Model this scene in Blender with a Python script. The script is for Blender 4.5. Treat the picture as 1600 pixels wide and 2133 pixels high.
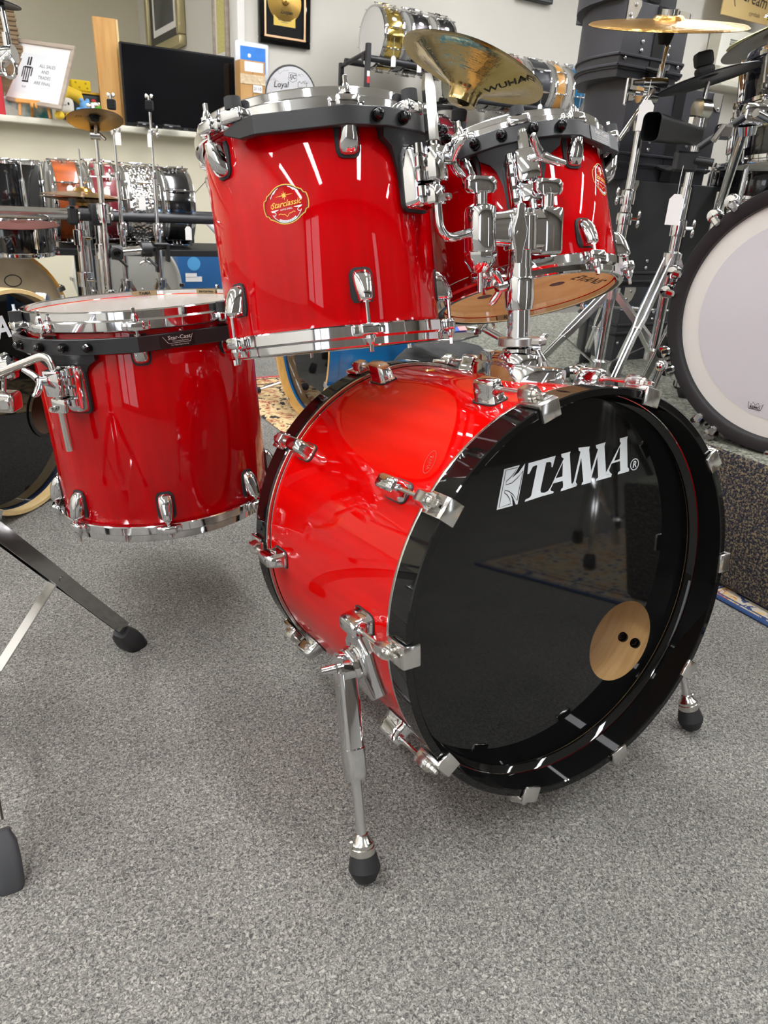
import bpy, bmesh, math, random
from mathutils import Matrix, Vector
import numpy as np
random.seed(7)
for o in list(bpy.data.objects): bpy.data.objects.remove(o)
SC = bpy.context.scene
COL = SC.collection
V = Vector
PI = math.pi
rad = math.radians

# ------------------------------------------------------------------ camera
CF, CP, CR, CH = 1518.2, 0.4166, 0.0606, 0.8426
_cp, _sp, _cr, _sr = math.cos(CP), math.sin(CP), math.cos(CR), math.sin(CR)
CFW = V((0, _cp, -_sp)); _R = V((1, 0, 0)); _U = _R.cross(CFW)
CRT = _cr*_R + _sr*_U; CUP = -_sr*_R + _cr*_U
CLOC = V((0, 0, CH))
cam = bpy.data.cameras.new('camera')
camo = bpy.data.objects.new('camera', cam); COL.objects.link(camo)
cm = Matrix((CRT, CUP, -CFW)).transposed().to_4x4(); cm.translation = CLOC
camo.matrix_world = cm
cam.sensor_fit = 'HORIZONTAL'; cam.sensor_width = 36.0; cam.lens = CF/1600*36.0
cam.clip_start = 0.02; cam.clip_end = 60
cam.dof.use_dof = True; cam.dof.focus_distance = 1.2; cam.dof.aperture_fstop = 17.0
SC.camera = camo

# ------------------------------------------------------------------ world, exposure
w = bpy.data.worlds.new('world'); SC.world = w; w.use_nodes = True
w.node_tree.nodes['Background'].inputs[0].default_value = (0.8, 0.85, 0.9, 1)
w.node_tree.nodes['Background'].inputs[1].default_value = 3.6
SC.view_settings.view_transform = 'Standard'
SC.view_settings.look = 'None'
SC.view_settings.exposure = 0.0
SC.view_settings.gamma = 1.0
SC.view_settings.use_curve_mapping = False
LAMP = 40.0          # strength of the ceiling lamps' diffusers

# room frame: u runs along the back wall, v runs away from the entrance
G = rad(31)
A = V((math.cos(G), math.sin(G), 0)); B = V((-math.sin(G), math.cos(G), 0)); Z = V((0, 0, 1))
def UV(u, v, z): return A*u + B*v + Z*z
ROOM = Matrix.Rotation(G, 4, 'Z')
def ray(px, py): return (CFW*CF + CRT*(px-800) - CUP*(py-1066.5)).normalized()
def PV(px, py, v):
    d = ray(px, py); return CLOC + d*((v - CLOC.dot(B))/d.dot(B))
def PU(px, py, u):
    d = ray(px, py); return CLOC + d*((u - CLOC.dot(A))/d.dot(A))
def PZ(px, py, z):
    d = ray(px, py); return CLOC + d*((z - CH)/d.z)
def PY(px, py, y):
    d = ray(px, py); return CLOC + d*(y/d.y)
def uvz(p): return (p.dot(A), p.dot(B), p.z)

# ------------------------------------------------------------------ mesh helpers
def frame(origin, zdir, xhint=None):
    z = V(zdir).normalized()
    x = V(xhint) if xhint is not None else (V((1, 0, 0)) if abs(z.x) < .9 else V((0, 1, 0)))
    x = (x - z*x.dot(z)).normalized(); y = z.cross(x)
    m = Matrix((x, y, z)).transposed().to_4x4(); m.translation = V(origin)
    return m
I4 = Matrix.Identity(4)
T = Matrix.Translation
def RZ(a): return Matrix.Rotation(a, 4, 'Z')
def RX(a): return Matrix.Rotation(a, 4, 'X')
def RY(a): return Matrix.Rotation(a, 4, 'Y')

class MB:
    def __init__(s): s.bm = bmesh.new()
    def vf(s, verts, faces, M=I4):
        vs = [s.bm.verts.new(M @ V(v)) for v in verts]
        out = []
        for f in faces:
            try: out.append(s.bm.faces.new([vs[i] for i in f]))
            except ValueError: pass
        return s
    def lathe(s, prof, seg=32, M=I4, closed=False, a0=0.0, a1=2*PI, wave=None):
        full = abs(a1-a0-2*PI) < 1e-6
        n = seg if full else seg+1
        rows = []
        for k in range(n):
            a = a0 + (a1-a0)*k/seg
            c, si = math.cos(a), math.sin(a)
            row = []
            for (r, z) in prof:
                if wave: r, z = wave(r, z, a)
                row.append(s.bm.verts.new(M @ V((r*c, r*si, z))))
            rows.append(row)
        m = len(prof)
        for k in range(seg):
            r0, r1 = rows[k], rows[(k+1) % n]
            for j in range(m if closed else m-1):
                j2 = (j+1) % m
                q = [r0[j], r1[j], r1[j2], r0[j2]]
                try: s.bm.faces.new(q)
                except ValueError: pass
        return s
    def disc(s, r, z=0, seg=32, M=I4, dome=0.0, rings=3):
        return s.lathe([(max(1e-5, r*k/rings), z+dome*(1-(k/rings)**2)) for k in range(rings, -1, -1)], seg, M)
    def tube(s, pts, r, seg=10, M=I4, cap=True, flat=None):
        pts = [V(p) for p in pts]; n = len(pts)
        rs = r if isinstance(r, (list, tuple)) else [r]*n
        t0 = (pts[1]-pts[0]).normalized()
        up = V((0, 0, 1)) if abs(t0.z) < .9 else V((1, 0, 0))
        x = (up - t0*up.dot(t0)).normalized()
        rows = []
        for i in range(n):
            t = (pts[min(i+1, n-1)]-pts[max(i-1, 0)]).normalized()
            x = (x - t*x.dot(t)).normalized(); y = t.cross(x)
            row = []
            for k in range(seg):
                a = 2*PI*k/seg
                fx, fy = (1, 1) if not flat else flat
                row.append(s.bm.verts.new(M @ (pts[i] + (x*math.cos(a)*fx + y*math.sin(a)*fy)*rs[i])))
            rows.append(row)
        for i in range(n-1):
            for k in range(seg):
                k2 = (k+1) % seg
                s.bm.faces.new([rows[i][k], rows[i][k2], rows[i+1][k2], rows[i+1][k]])
        if cap:
            s.bm.faces.new(rows[0][::-1]); s.bm.faces.new(rows[-1])
        return s
    def cyl(s, p0, p1, r0, r1=None, seg=14, M=I4):
        return s.tube([p0, p1], [r0, r0 if r1 is None else r1], seg, M)
    def box(s, c, d, M=I4, bev=0.0, bseg=1, taper=1.0):
        x, y, z = d[0]/2, d[1]/2, d[2]/2; c = V(c)
        vs = [V((sx*x*(taper if sz > 0 else 1), sy*y*(taper if sz > 0 else 1), sz*z)) for sz in (-1, 1) for sy in (-1, 1) for sx in (-1, 1)]
        bvs = [s.bm.verts.new(M @ (c+v)) for v in vs]
        fs = [(0, 2, 3, 1), (4, 5, 7, 6), (0, 1, 5, 4), (2, 6, 7, 3), (0, 4, 6, 2), (1, 3, 7, 5)]
        faces = [s.bm.faces.new([bvs[i] for i in f]) for f in fs]
        if bev > 0:
            es = list({e for f in faces for e in f.edges})
            bmesh.ops.bevel(s.bm, geom=es, offset=bev, segments=bseg, affect='EDGES', profile=.5)
        return s
    def prism(s, poly, z0, z1, M=I4, bev=0.0):
        lo = [s.bm.verts.new(M @ V((p[0], p[1], z0))) for p in poly]
        hi = [s.bm.verts.new(M @ V((p[0], p[1], z1))) for p in poly]
        n = len(poly)
        fs = [s.bm.faces.new(lo[::-1]), s.bm.faces.new(hi)]
        for i in range(n):
            fs.append(s.bm.faces.new([lo[i], lo[(i+1) % n], hi[(i+1) % n], hi[i]]))
        if bev > 0:
            es = [e for e in fs[1].edges]
            bmesh.ops.bevel(s.bm, geom=es, offset=bev, segments=2, affect='EDGES', profile=.5)
        return s
    def loft(s, loops, M=I4, cap=True):
        rows = [[s.bm.verts.new(M @ V(p)) for p in L] for L in loops]
        n = len(rows[0])
        for i in range(len(rows)-1):
            for k in range(n):
                k2 = (k+1) % n
                s.bm.faces.new([rows[i][k], rows[i][k2], rows[i+1][k2], rows[i+1][k]])
        if cap:
            s.bm.faces.new(rows[0][::-1]); s.bm.faces.new(rows[-1])
        return s
    def ball(s, c, r, M=I4, seg=14, rings=8, sc=(1, 1, 1)):
        prof = [(max(1e-5, r*math.sin(PI*k/rings)), -r*math.cos(PI*k/rings)) for k in range(rings+1)]
        return s.lathe(prof, seg, M @ T(V(c)) @ Matrix.Diagonal((*sc, 1)))
    def mesh(s, name, mats=None, X=None, ang=35):
        if X is not None: s.bm.transform(X)
        bmesh.ops.recalc_face_normals(s.bm, faces=s.bm.faces)
        me = bpy.data.meshes.new(name); s.bm.to_mesh(me); s.bm.free()
        me.polygons.foreach_set('use_smooth', [True]*len(me.polygons))
        if ang: me.set_sharp_from_angle(angle=rad(ang))
        if mats:
            for m in (mats if isinstance(mats, (list, tuple)) else [mats]): me.materials.append(m)
        return me
    def build(s, name, mats, parent=None, X=None, ang=35, **kw):
        return link(name, s.mesh(name, mats, X, ang), parent, **kw)

def link(name, me, parent=None, M=None, label=None, cat=None, group=None, kind=None):
    o = bpy.data.objects.new(name, me); COL.objects.link(o)
    if parent is not None: o.parent = parent
    if M is not None: o.matrix_local = M
    if label: o['label'] = label
    if cat: o['category'] = cat
    if group: o['group'] = group
    if kind: o['kind'] = kind
    return o
def thing(name, label, cat, M=I4, group=None):
    o = link(name, None, None, None, label, cat, group)
    o.empty_display_size = .05
    o.matrix_world = M
    return o
def copy_tree(o, parent=None):
    c = o.copy(); COL.objects.link(c)
    if parent is not None:
        c.parent = parent; c.matrix_parent_inverse = o.matrix_parent_inverse.copy()
    for ch in [x for x in bpy.data.objects if x.parent is o]: copy_tree(ch, c)
    return c
def smoothpath(pts, r=.03, n=6):
    """round the inner corners of a polyline"""
    pts = [V(p) for p in pts]; out = [pts[0]]
    for i in range(1, len(pts)-1):
        a, b, c = pts[i-1], pts[i], pts[i+1]
        d1, d2 = (a-b), (c-b)
        k = min(r, d1.length*.49, d2.length*.49)
        p, q = b + d1.normalized()*k, b + d2.normalized()*k
        for j in range(n+1):
            t = j/n
            out.append(p*(1-t)**2 + b*2*t*(1-t) + q*t*t)
    out.append(pts[-1]); return out
def rrect(w_, h_, r, n=5):
    pts = []
    for cx, cy, a0 in ((w_/2-r, h_/2-r, 0), (-w_/2+r, h_/2-r, PI/2), (-w_/2+r, -h_/2+r, PI), (w_/2-r, -h_/2+r, 1.5*PI)):
        for k in range(n+1):
            a = a0 + PI/2*k/n
            pts.append((cx+r*math.cos(a), cy+r*math.sin(a)))
    return pts
def curve_faces(loops, closed=True):
    """filled flat shape with holes -> (verts, faces)"""
    cu = bpy.data.curves.new('tmp', 'CURVE'); cu.dimensions = '2D'; cu.fill_mode = 'BOTH'
    for L in loops:
        sp = cu.splines.new('POLY'); sp.points.add(len(L)-1)
        for p, q in zip(sp.points, L): p.co = (q[0], q[1], 0, 1)
        sp.use_cyclic_u = True
    return _conv(cu)
def _conv(cu):
    o = bpy.data.objects.new('tmp', cu); COL.objects.link(o)
    me = bpy.data.meshes.new_from_object(o)
    vs = [tuple(v.co) for v in me.vertices]; fs = [tuple(p.vertices) for p in me.polygons]
    bpy.data.objects.remove(o); bpy.data.curves.remove(cu); bpy.data.meshes.remove(me)
    return vs, fs
_tc = {}
def text_faces(s, size, shear=0.0, bold=0.0, align='CENTER', res=2):
    key = (s, size, shear, bold, align)
    if key not in _tc:
        cu = bpy.data.curves.new('tmp', 'FONT'); cu.body = s; cu.size = size; cu.shear = shear; cu.offset = bold
        cu.align_x = align; cu.align_y = 'CENTER'; cu.resolution_u = res
        _tc[key] = _conv(cu)
    return _tc[key]
def strip2d(pts, w_, closed=False):
    """polyline of width w_ -> (verts, faces) flat"""
    n = len(pts); vs = []; fs = []
    for i in range(n):
        a = V((*pts[(i-1) % n if closed else max(i-1, 0)][:2], 0)); c = V((*pts[(i+1) % n if closed else min(i+1, n-1)][:2], 0))
        t = (c-a).normalized(); nn = V((-t.y, t.x, 0))
        b = V((*pts[i][:2], 0)); vs += [tuple(b+nn*w_/2), tuple(b-nn*w_/2)]
    for i in range(n if closed else n-1):
        j = (i+1) % n
        fs.append((2*i, 2*i+1, 2*j+1, 2*j))
    return vs, fs
def mapvf(vf, f):
    return [f(*v[:2]) for v in vf[0]], vf[1]

# ------------------------------------------------------------------ materials
def nodes(name):
    m = bpy.data.materials.new(name); m.use_nodes = True
    nt = m.node_tree; return m, nt, nt.nodes['Principled BSDF']
def hexc(h):
    h = h.lstrip('#'); out = []
    for i in (0, 2, 4):
        c = int(h[i:i+2], 16)/255
        out.append(c/12.92 if c <= .04045 else ((c+.055)/1.055)**2.4)
    return (*out, 1)
def mat(name, col, rough=.5, metal=0.0, coat=0.0, coat_r=.03, trans=0.0, spec=.5, noise=None, bump=None, emis=None, alpha=None):
    m, nt, p = nodes(name)
    c = hexc(col) if isinstance(col, str) else (*col, 1)
    p.inputs['Base Color'].default_value = c
    p.inputs['Roughness'].default_value = rough; p.inputs['Metallic'].default_value = metal
    p.inputs['Coat Weight'].default_value = coat; p.inputs['Coat Roughness'].default_value = coat_r
    p.inputs['Transmission Weight'].default_value = trans; p.inputs['Specular IOR Level'].default_value = spec
    if emis: p.inputs['Emission Color'].default_value = hexc(emis[0]); p.inputs['Emission Strength'].default_value = emis[1]
    if alpha is not None: p.inputs['Alpha'].default_value = alpha
    L = nt.links
    if noise or bump:
        tc = nt.nodes.new('ShaderNodeTexCoord'); mp = nt.nodes.new('ShaderNodeMapping'); L.new(tc.outputs['Object'], mp.inputs[0])
    if noise:   # (scale, detail, colour2, lo, hi, stretch)
        mp.inputs['Scale'].default_value = noise[5] if len(noise) > 5 else (1, 1, 1)
        n = nt.nodes.new('ShaderNodeTexNoise'); n.inputs['Scale'].default_value = noise[0]; n.inputs['Detail'].default_value = noise[1]
        r = nt.nodes.new('ShaderNodeValToRGB'); r.color_ramp.elements[0].color = c; r.color_ramp.elements[1].color = hexc(noise[2])
        r.color_ramp.elements[0].position = noise[3]; r.color_ramp.elements[1].position = noise[4]
        L.new(mp.outputs[0], n.inputs[0]); L.new(n.outputs[0], r.inputs[0]); L.new(r.outputs[0], p.inputs['Base Color'])
    if bump:    # (scale, strength, distance)
        n2 = nt.nodes.new('ShaderNodeTexNoise'); n2.inputs['Scale'].default_value = bump[0]; n2.inputs['Detail'].default_value = 3
        b = nt.nodes.new('ShaderNodeBump'); b.inputs['Strength'].default_value = bump[1]; b.inputs['Distance'].default_value = bump[2]
        L.new(tc.outputs['Object'], n2.inputs[0]); L.new(n2.outputs[0], b.inputs['Height']); L.new(b.outputs[0], p.inputs['Normal'])
    return m
def film(name, tint, opac, rough=.05, gloss=.35):
    """thin plastic drum skin: mostly see-through, glossier at grazing angles (either side)"""
    m, nt, p = nodes(name); L = nt.links
    p.inputs['Base Color'].default_value = hexc(tint); p.inputs['Roughness'].default_value = rough
    t = nt.nodes.new('ShaderNodeBsdfTransparent'); mx = nt.nodes.new('ShaderNodeMixShader'); g = nt.nodes.new('ShaderNodeBsdfGlossy')
    g.inputs['Roughness'].default_value = rough
    lw = nt.nodes.new('ShaderNodeLayerWeight'); lw.inputs[0].default_value = .5
    pw = nt.nodes.new('ShaderNodeMath'); pw.operation = 'POWER'; pw.inputs[1].default_value = 5; L.new(lw.outputs['Facing'], pw.inputs[0])
    fr = nt.nodes.new('ShaderNodeMath'); fr.operation = 'MULTIPLY_ADD'; fr.inputs[1].default_value = gloss; fr.inputs[2].default_value = .03; L.new(pw.outputs[0], fr.inputs[0])
    mx.inputs[0].default_value = opac
    L.new(t.outputs[0], mx.inputs[1]); L.new(p.outputs[0], mx.inputs[2])
    m2 = nt.nodes.new('ShaderNodeMixShader'); L.new(fr.outputs[0], m2.inputs[0]); L.new(mx.outputs[0], m2.inputs[1]); L.new(g.outputs[0], m2.inputs[2])
    L.new(m2.outputs[0], nt.nodes['Material Output'].inputs['Surface'])
    return m

CHROME = mat('chrome', (.72, .72, .73), .06, 1.0)
STEEL = mat('brushed_steel', (.58, .57, .55), .28, 1.0)
NICKEL = mat('satin_nickel', (.66, .64, .60), .18, 1.0)
BLACKMETAL = mat('black_powder_coat', '#1b1b1d', .42, 0, bump=(900, .05, .0005))
BLACKGLOSS = mat('black_gloss', (.004, .004, .004), .05, 0, coat=.9, spec=0)
RUBBER = mat('black_rubber', '#1c1c1d', .62, bump=(300, .1, .0006))
RUBBERGREY = mat('grey_rubber', '#37383a', .6, bump=(250, .12, .0006))
FELT = mat('black_felt', '#151516', .95, bump=(700, .3, .001))
MAPLE = mat('maple_ply', '#d9b27c', .45, noise=(14, 6, '#c79a5e', .3, .75, (1, 1, 9)))
PAPER = mat('white_paper', '#ece9e6', .8)
STRING = mat('white_string', '#d9d6d0', .9)
PRINTBLACK = mat('black_print', '#141414', .6)
PRINTGREY = mat('grey_print', '#6c6d70', .7)
PRINTWHITE = mat('white_print', '#e4e8ea', .45)
GOLDPRINT = mat('gold_print', '#e8b944', .4)
GOLD = mat('polished_brass', (.83, .62, .18), .12, 1.0)
def lacquer(name, c1, c2, stretch=(1, 1, .05), sc=120):
    m = mat(name, c1, .5, 0, coat=.75, coat_r=.025, spec=.0, noise=(sc, 5, c2, .3, .72, stretch))
    return m
RED = lacquer('red_lacquer', '#bb0006', '#a80004', (1, 1, .06), 60)
REDBASS = lacquer('red_lacquer_bass', '#c20503', '#ae0203', (1, 1, .08), 45)
# ------------------------------------------------------------------ the setting
def wallmat(name, c1, c2):
    return mat(name, c1, .85, noise=(1.2, 3, c2, .35, .7), bump=(180, .06, .001))
WALL = wallmat('cool_white_wall_paint', '#d8d4cb', '#d2cec4')
WALLC = wallmat('cream_wall_paint', '#d6cfb8', '#d1cab2')
CEIL = mat('ceiling_paint', '#e2e0da', .9)
TRIM = mat('trim_paint', '#dedac9', .55)

def carpet():
    m, nt, p = nodes('grey_carpet'); L = nt.links; N = nt.nodes.new
    tc = N('ShaderNodeTexCoord')
    n1 = N('ShaderNodeTexNoise'); n1.inputs['Scale'].default_value = 270; n1.inputs['Detail'].default_value = 3; n1.inputs['Roughness'].default_value = .6; n1.inputs['Distortion'].default_value = 1.2
    n2 = N('ShaderNodeTexNoise'); n2.inputs['Scale'].default_value = 5; n2.inputs['Detail'].default_value = 3
    n3 = N('ShaderNodeTexNoise'); n3.inputs['Scale'].default_value = 75; n3.inputs['Detail'].default_value = 2
    for n in (n1, n2, n3): L.new(tc.outputs['Object'], n.inputs[0])
    r = N('ShaderNodeValToRGB'); e = r.color_ramp.elements
    e[0].position = .34; e[0].color = hexc('#535252'); e[1].position = .68; e[1].color = hexc('#c6c2b9')
    k = e.new(.5); k.color = hexc('#8b8984')
    L.new(n1.outputs[0], r.inputs[0])
    mx = N('ShaderNodeMix'); mx.data_type = 'RGBA'; mx.blend_type = 'MULTIPLY'; mx.inputs['Factor'].default_value = 1
    r2 = N('ShaderNodeValToRGB'); r2.color_ramp.elements[0].position = .3; r2.color_ramp.elements[0].color = (.80, .80, .79, 1); r2.color_ramp.elements[1].position = .7; r2.color_ramp.elements[1].color = (1, 1, .99, 1)
    L.new(n2.outputs[0], r2.inputs[0]); L.new(r.outputs[0], mx.inputs['A']); L.new(r2.outputs[0], mx.inputs['B'])
    L.new(mx.outputs['Result'], p.inputs['Base Color']); p.inputs['Roughness'].default_value = .95; p.inputs['Specular IOR Level'].default_value = .1
    ad = N('ShaderNodeMath'); ad.operation = 'ADD'; L.new(n1.outputs[0], ad.inputs[0]); L.new(n3.outputs[0], ad.inputs[1])
    b = N('ShaderNodeBump'); b.inputs['Strength'].default_value = 1; b.inputs['Distance'].default_value = .006
    L.new(ad.outputs[0], b.inputs['Height']); L.new(b.outputs[0], p.inputs['Normal'])
    return m
CARPET = carpet()
def speckle(name, c1, c2, sc, lo=.46, hi=.54, dist=.004, c3=None):
    m, nt, p = nodes(name); L = nt.links; N = nt.nodes.new
    tc = N('ShaderNodeTexCoord'); n = N('ShaderNodeTexNoise'); n.inputs['Scale'].default_value = sc; n.inputs['Detail'].default_value = 2; n.inputs['Distortion'].default_value = .6
    L.new(tc.outputs['Object'], n.inputs[0])
    r = N('ShaderNodeValToRGB'); r.color_ramp.elements[0].position = lo; r.color_ramp.elements[0].color = hexc(c1); r.color_ramp.elements[1].position = hi; r.color_ramp.elements[1].color = hexc(c2)
    if c3: k = r.color_ramp.elements.new((lo+hi)/2); k.color = hexc(c3)
    L.new(n.outputs[0], r.inputs[0]); L.new(r.outputs[0], p.inputs['Base Color']); p.inputs['Roughness'].default_value = .95
    b = N('ShaderNodeBump'); b.inputs['Strength'].default_value = .9; b.inputs['Distance'].default_value = dist
    L.new(n.outputs[0], b.inputs['Height']); L.new(b.outputs[0], p.inputs['Normal'])
    return m
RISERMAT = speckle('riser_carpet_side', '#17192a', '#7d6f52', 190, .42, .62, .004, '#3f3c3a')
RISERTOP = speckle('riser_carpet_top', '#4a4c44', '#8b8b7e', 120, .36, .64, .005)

def slab(name, u0, u1, v0, v1, z0, z1, m, bev=0, kind='structure'):
    b = MB(); b.box(((u0+u1)/2, (v0+v1)/2, (z0+z1)/2), (abs(u1-u0), abs(v1-v0), abs(z1-z0)), bev=bev, bseg=3)
    o = b.build(name, m, X=None); o.matrix_world = ROOM; o['kind'] = kind
    return o
CZ = 3.0
U0, U1, V0, V1, VA = -3.6, 9.2, -2.7, 5.4, 8.2
CU = 1.93                                        # u of the free wall end beside the opening
slab('floor', U0, U1, V0, VA, -.1, 0, CARPET)
slab('ceiling', U0, U1, V0, VA, CZ, CZ+.1, CEIL)
slab('wall_left', U0-.1, U0, V0, VA, 0, CZ, WALL)
slab('wall_right', U1, U1+.1, V0, VA, 0, CZ, WALL)
slab('wall_back', CU, U1, V1, V1+.12, 0, CZ, WALL)
slab('wall_alcove_back', U0, CU, VA, VA+.1, 0, CZ, WALLC)
slab('wall_alcove_side', CU, CU+.12, V1+.12, VA, 0, CZ, WALL)
zl = PV(200, 256, 5.28).z
slab('wall_half', U0, CU, V1, V1+.12, 0, zl-.035, WALLC)
slab('trim_1', U0, CU+.0, V1-.12, V1+.34, zl-.035, zl, TRIM, .006)          # the ledge on the half wall
slab('trim_2', CU-.03, CU+.02, V1-.02, V1+.14, zl, CZ, mat('white_trim', '#e9e7e2', .5), .004)
# front wall of dark slatboard with a shop window and a narrow glazed door
SLATW = mat('dark_slatboard', '#5d564e', .6, noise=(4, 3, '#4a443d', .3, .7))
WX = ((-3.5, -1.85, .12, 2.78), (2.05, 2.5, .1, 2.3))
for n_, a_, b_ in (('wall_front', U0, -3.5), ('wall_front.001', -1.85, 2.05), ('wall_front.002', 2.5, U1)): slab(n_, a_, b_, V0-.1, V0, 0, CZ, SLATW)
for i, (a_, b_, z0_, z1_) in enumerate(WX): slab('wall_front.%03d' % (3+2*i), a_, b_, V0-.1, V0, 0, z0_, SLATW); slab('wall_front.%03d' % (4+2*i), a_, b_, V0-.1, V0, z1_, CZ, SLATW)
PANE = film('window_glass', '#ffffff', .02, .0)
FRAMEP = mat('window_frame_paint', '#3a3a3c', .5)
for i, (a_, b_, z0_, z1_) in enumerate(WX):
    f = MB()
    for x in ((a_+.03, a_+.75, b_-.03) if i == 0 else (a_+.03, b_-.03)): f.box((x, V0-.05, (z0_+z1_)/2), (.06, .08, z1_-z0_))
    for z in (z0_+.03, z1_-.03): f.box(((a_+b_)/2, V0-.05, z), (b_-a_, .08, .06))
    fo = f.build('window_%d' % (i+1), FRAMEP, kind='structure'); fo.matrix_world = ROOM
    p_ = MB(); p_.box(((a_+b_)/2, V0-.05, (z0_+z1_)/2), (b_-a_-.06, .006, z1_-z0_-.06)); p_.build('pane', PANE, fo)

# ceiling lamps: fluorescent strips
DIFF = mat('lamp_diffuser', '#ffffff', .4, emis=('#fbfcff', LAMP))
LFRAME = mat('lamp_frame', '#e8e8e6', .4)
lamp0 = None
for iu, u in enumerate((-2.9, -1.05, 1.35, 3.75, 6.15)):
    for iv, v in enumerate((-.95, 1.35, 3.45, 6.9)):
        if iv == 3 and iu != 1: continue
        if lamp0 is None:
            lamp0 = thing('ceiling_light', 'long fluorescent strip light on the ceiling above the shop floor', 'light', ROOM @ T((u, v, CZ)), 'fluorescent ceiling lights')
            b = MB()
            for x, y, sx, sy in ((.125, 0, .03, 1.86), (-.125, 0, .03, 1.86), (0, .93, .28, .04), (0, -.93, .28, .04)): b.box((x, y, -.02), (sx, sy, .045))
            b.build('frame', LFRAME, lamp0)
            b = MB(); b.box((0, 0, -.014), (.22, 1.82, .028)); b.build('diffuser', DIFF, lamp0)
        else:
            o = copy_tree(lamp0); o.matrix_world = ROOM @ T((u, v, CZ))

# carpeted riser
RU0, RV0, RV1, RZ0 = 1.505, 0.01, 2.75, .338
rm = MB(); rm.box(((RU0+4.4)/2, (RV0+RV1)/2, RZ0/2+.0045), (4.4-RU0, RV1-RV0, RZ0-.009), bev=.022, bseg=4)
riser = rm.build('drum_riser', [RISERMAT, RISERTOP], label='low stage riser wrapped in navy and tan loop carpet', cat='riser')
riser.matrix_world = ROOM
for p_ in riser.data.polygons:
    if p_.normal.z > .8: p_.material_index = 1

# rugs
def rug_mat(name, base, dark, mid, accent, border, w_, l_, bw, sc, rim=None):
    """oriental rug: field and border pattern by position on the rug (object coordinates, centre 0)"""
    m, nt, p = nodes(name); L = nt.links; N = nt.nodes.new
    tc = N('ShaderNodeTexCoord'); sx = N('ShaderNodeSeparateXYZ'); L.new(tc.outputs['Object'], sx.inputs[0])
    def math_(op, a, b=None):
        n = N('ShaderNodeMath'); n.operation = op
        for i, q in enumerate((a, b)):
            if q is None: continue
            if isinstance(q, (int, float)): n.inputs[i].default_value = q
            else: L.new(q, n.inputs[i])
        return n.outputs[0]
    ax = math_('SUBTRACT', w_/2, math_('ABSOLUTE', sx.outputs[0])); ay = math_('SUBTRACT', l_/2, math_('ABSOLUTE', sx.outputs[1]))
    dist = math_('MINIMUM', ax, ay)
    n1 = N('ShaderNodeTexNoise'); n1.inputs['Scale'].default_value = sc; n1.inputs['Detail'].default_value = 2; n1.inputs['Distortion'].default_value = 1.5; L.new(tc.outputs['Object'], n1.inputs[0])
    vo = N('ShaderNodeTexVoronoi'); vo.inputs['Scale'].default_value = sc*.8; L.new(tc.outputs['Object'], vo.inputs[0])
    r1 = N('ShaderNodeValToRGB'); e = r1.color_ramp.elements; r1.color_ramp.interpolation = 'CONSTANT'
    e[0].position = 0; e[0].color = hexc(dark); e[1].position = .45; e[1].color = hexc(base); e.new(.60).color = hexc(mid); e.new(.68).color = hexc(accent); e.new(.74).color = hexc(base)
    mxn = math_('ADD', math_('MULTIPLY', n1.outputs[0], .75), math_('MULTIPLY', vo.outputs['Distance'], .35))
    L.new(mxn, r1.inputs[0])
    def mixc(f, a, b):
        n = N('ShaderNodeMix'); n.data_type = 'RGBA'
        L.new(f, n.inputs['Factor'])
        for s_, q in (('A', a), ('B', b)):
            if isinstance(q, str): n.inputs[s_].default_value = hexc(q)
            else: L.new(q, n.inputs[s_])
        return n.outputs['Result']
    col = r1.outputs[0]
    def band(lo, hi, c, col):
        f = math_('MULTIPLY', math_('GREATER_THAN', dist, lo), math_('LESS_THAN', dist, hi))
        return mixc(f, col, c)
    col = band(bw*1.0, bw*1.12, dark, col); col = band(bw*.30, bw*.40, dark, col); col = band(bw*1.5, bw*1.58, dark, col)
    col = band(-1, bw*.2, rim or border, col)
    L.new(col, p.inputs['Base Color']); p.inputs['Roughness'].default_value = .95
    n3 = N('ShaderNodeTexNoise'); n3.inputs['Scale'].default_value = 350; L.new(tc.outputs['Object'], n3.inputs[0])
    b = N('ShaderNodeBump'); b.inputs['Strength'].default_value = .6; b.inputs['Distance'].default_value = .003; L.new(n3.outputs[0], b.inputs['Height']); L.new(b.outputs[0], p.inputs['Normal'])
    return m
def rug(name, u0, u1, v0, v1, m, label):
    b = MB(); b.box((0, 0, .004), (u1-u0, v1-v0, .008), bev=.003)
    o = b.build(name, m, label=label, cat='rug'); o.matrix_world = ROOM @ T(((u0+u1)/2, (v0+v1)/2, 0)); return o
rug('area_rug', .985, RU0-.03, 1.06, 3.2, rug_mat('persian_beige', '#cbb083', '#2a2018', '#a8825a', '#8e2a26', '#a3303a', 4.2, 2.14, .13, 21, '#a93743'), 'beige and black persian rug with a red edge under the blue drum')
rug('area_rug', 1.462, 3.9, -.62, .93, rug_mat('persian_blue', '#a59c8c', '#22345a', '#b39455', '#8a3f4a', '#1d3860', 2.438, 1.55, .055, 34, '#1f3a62'), 'blue bordered oriental rug reaching under the carpeted riser')
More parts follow.
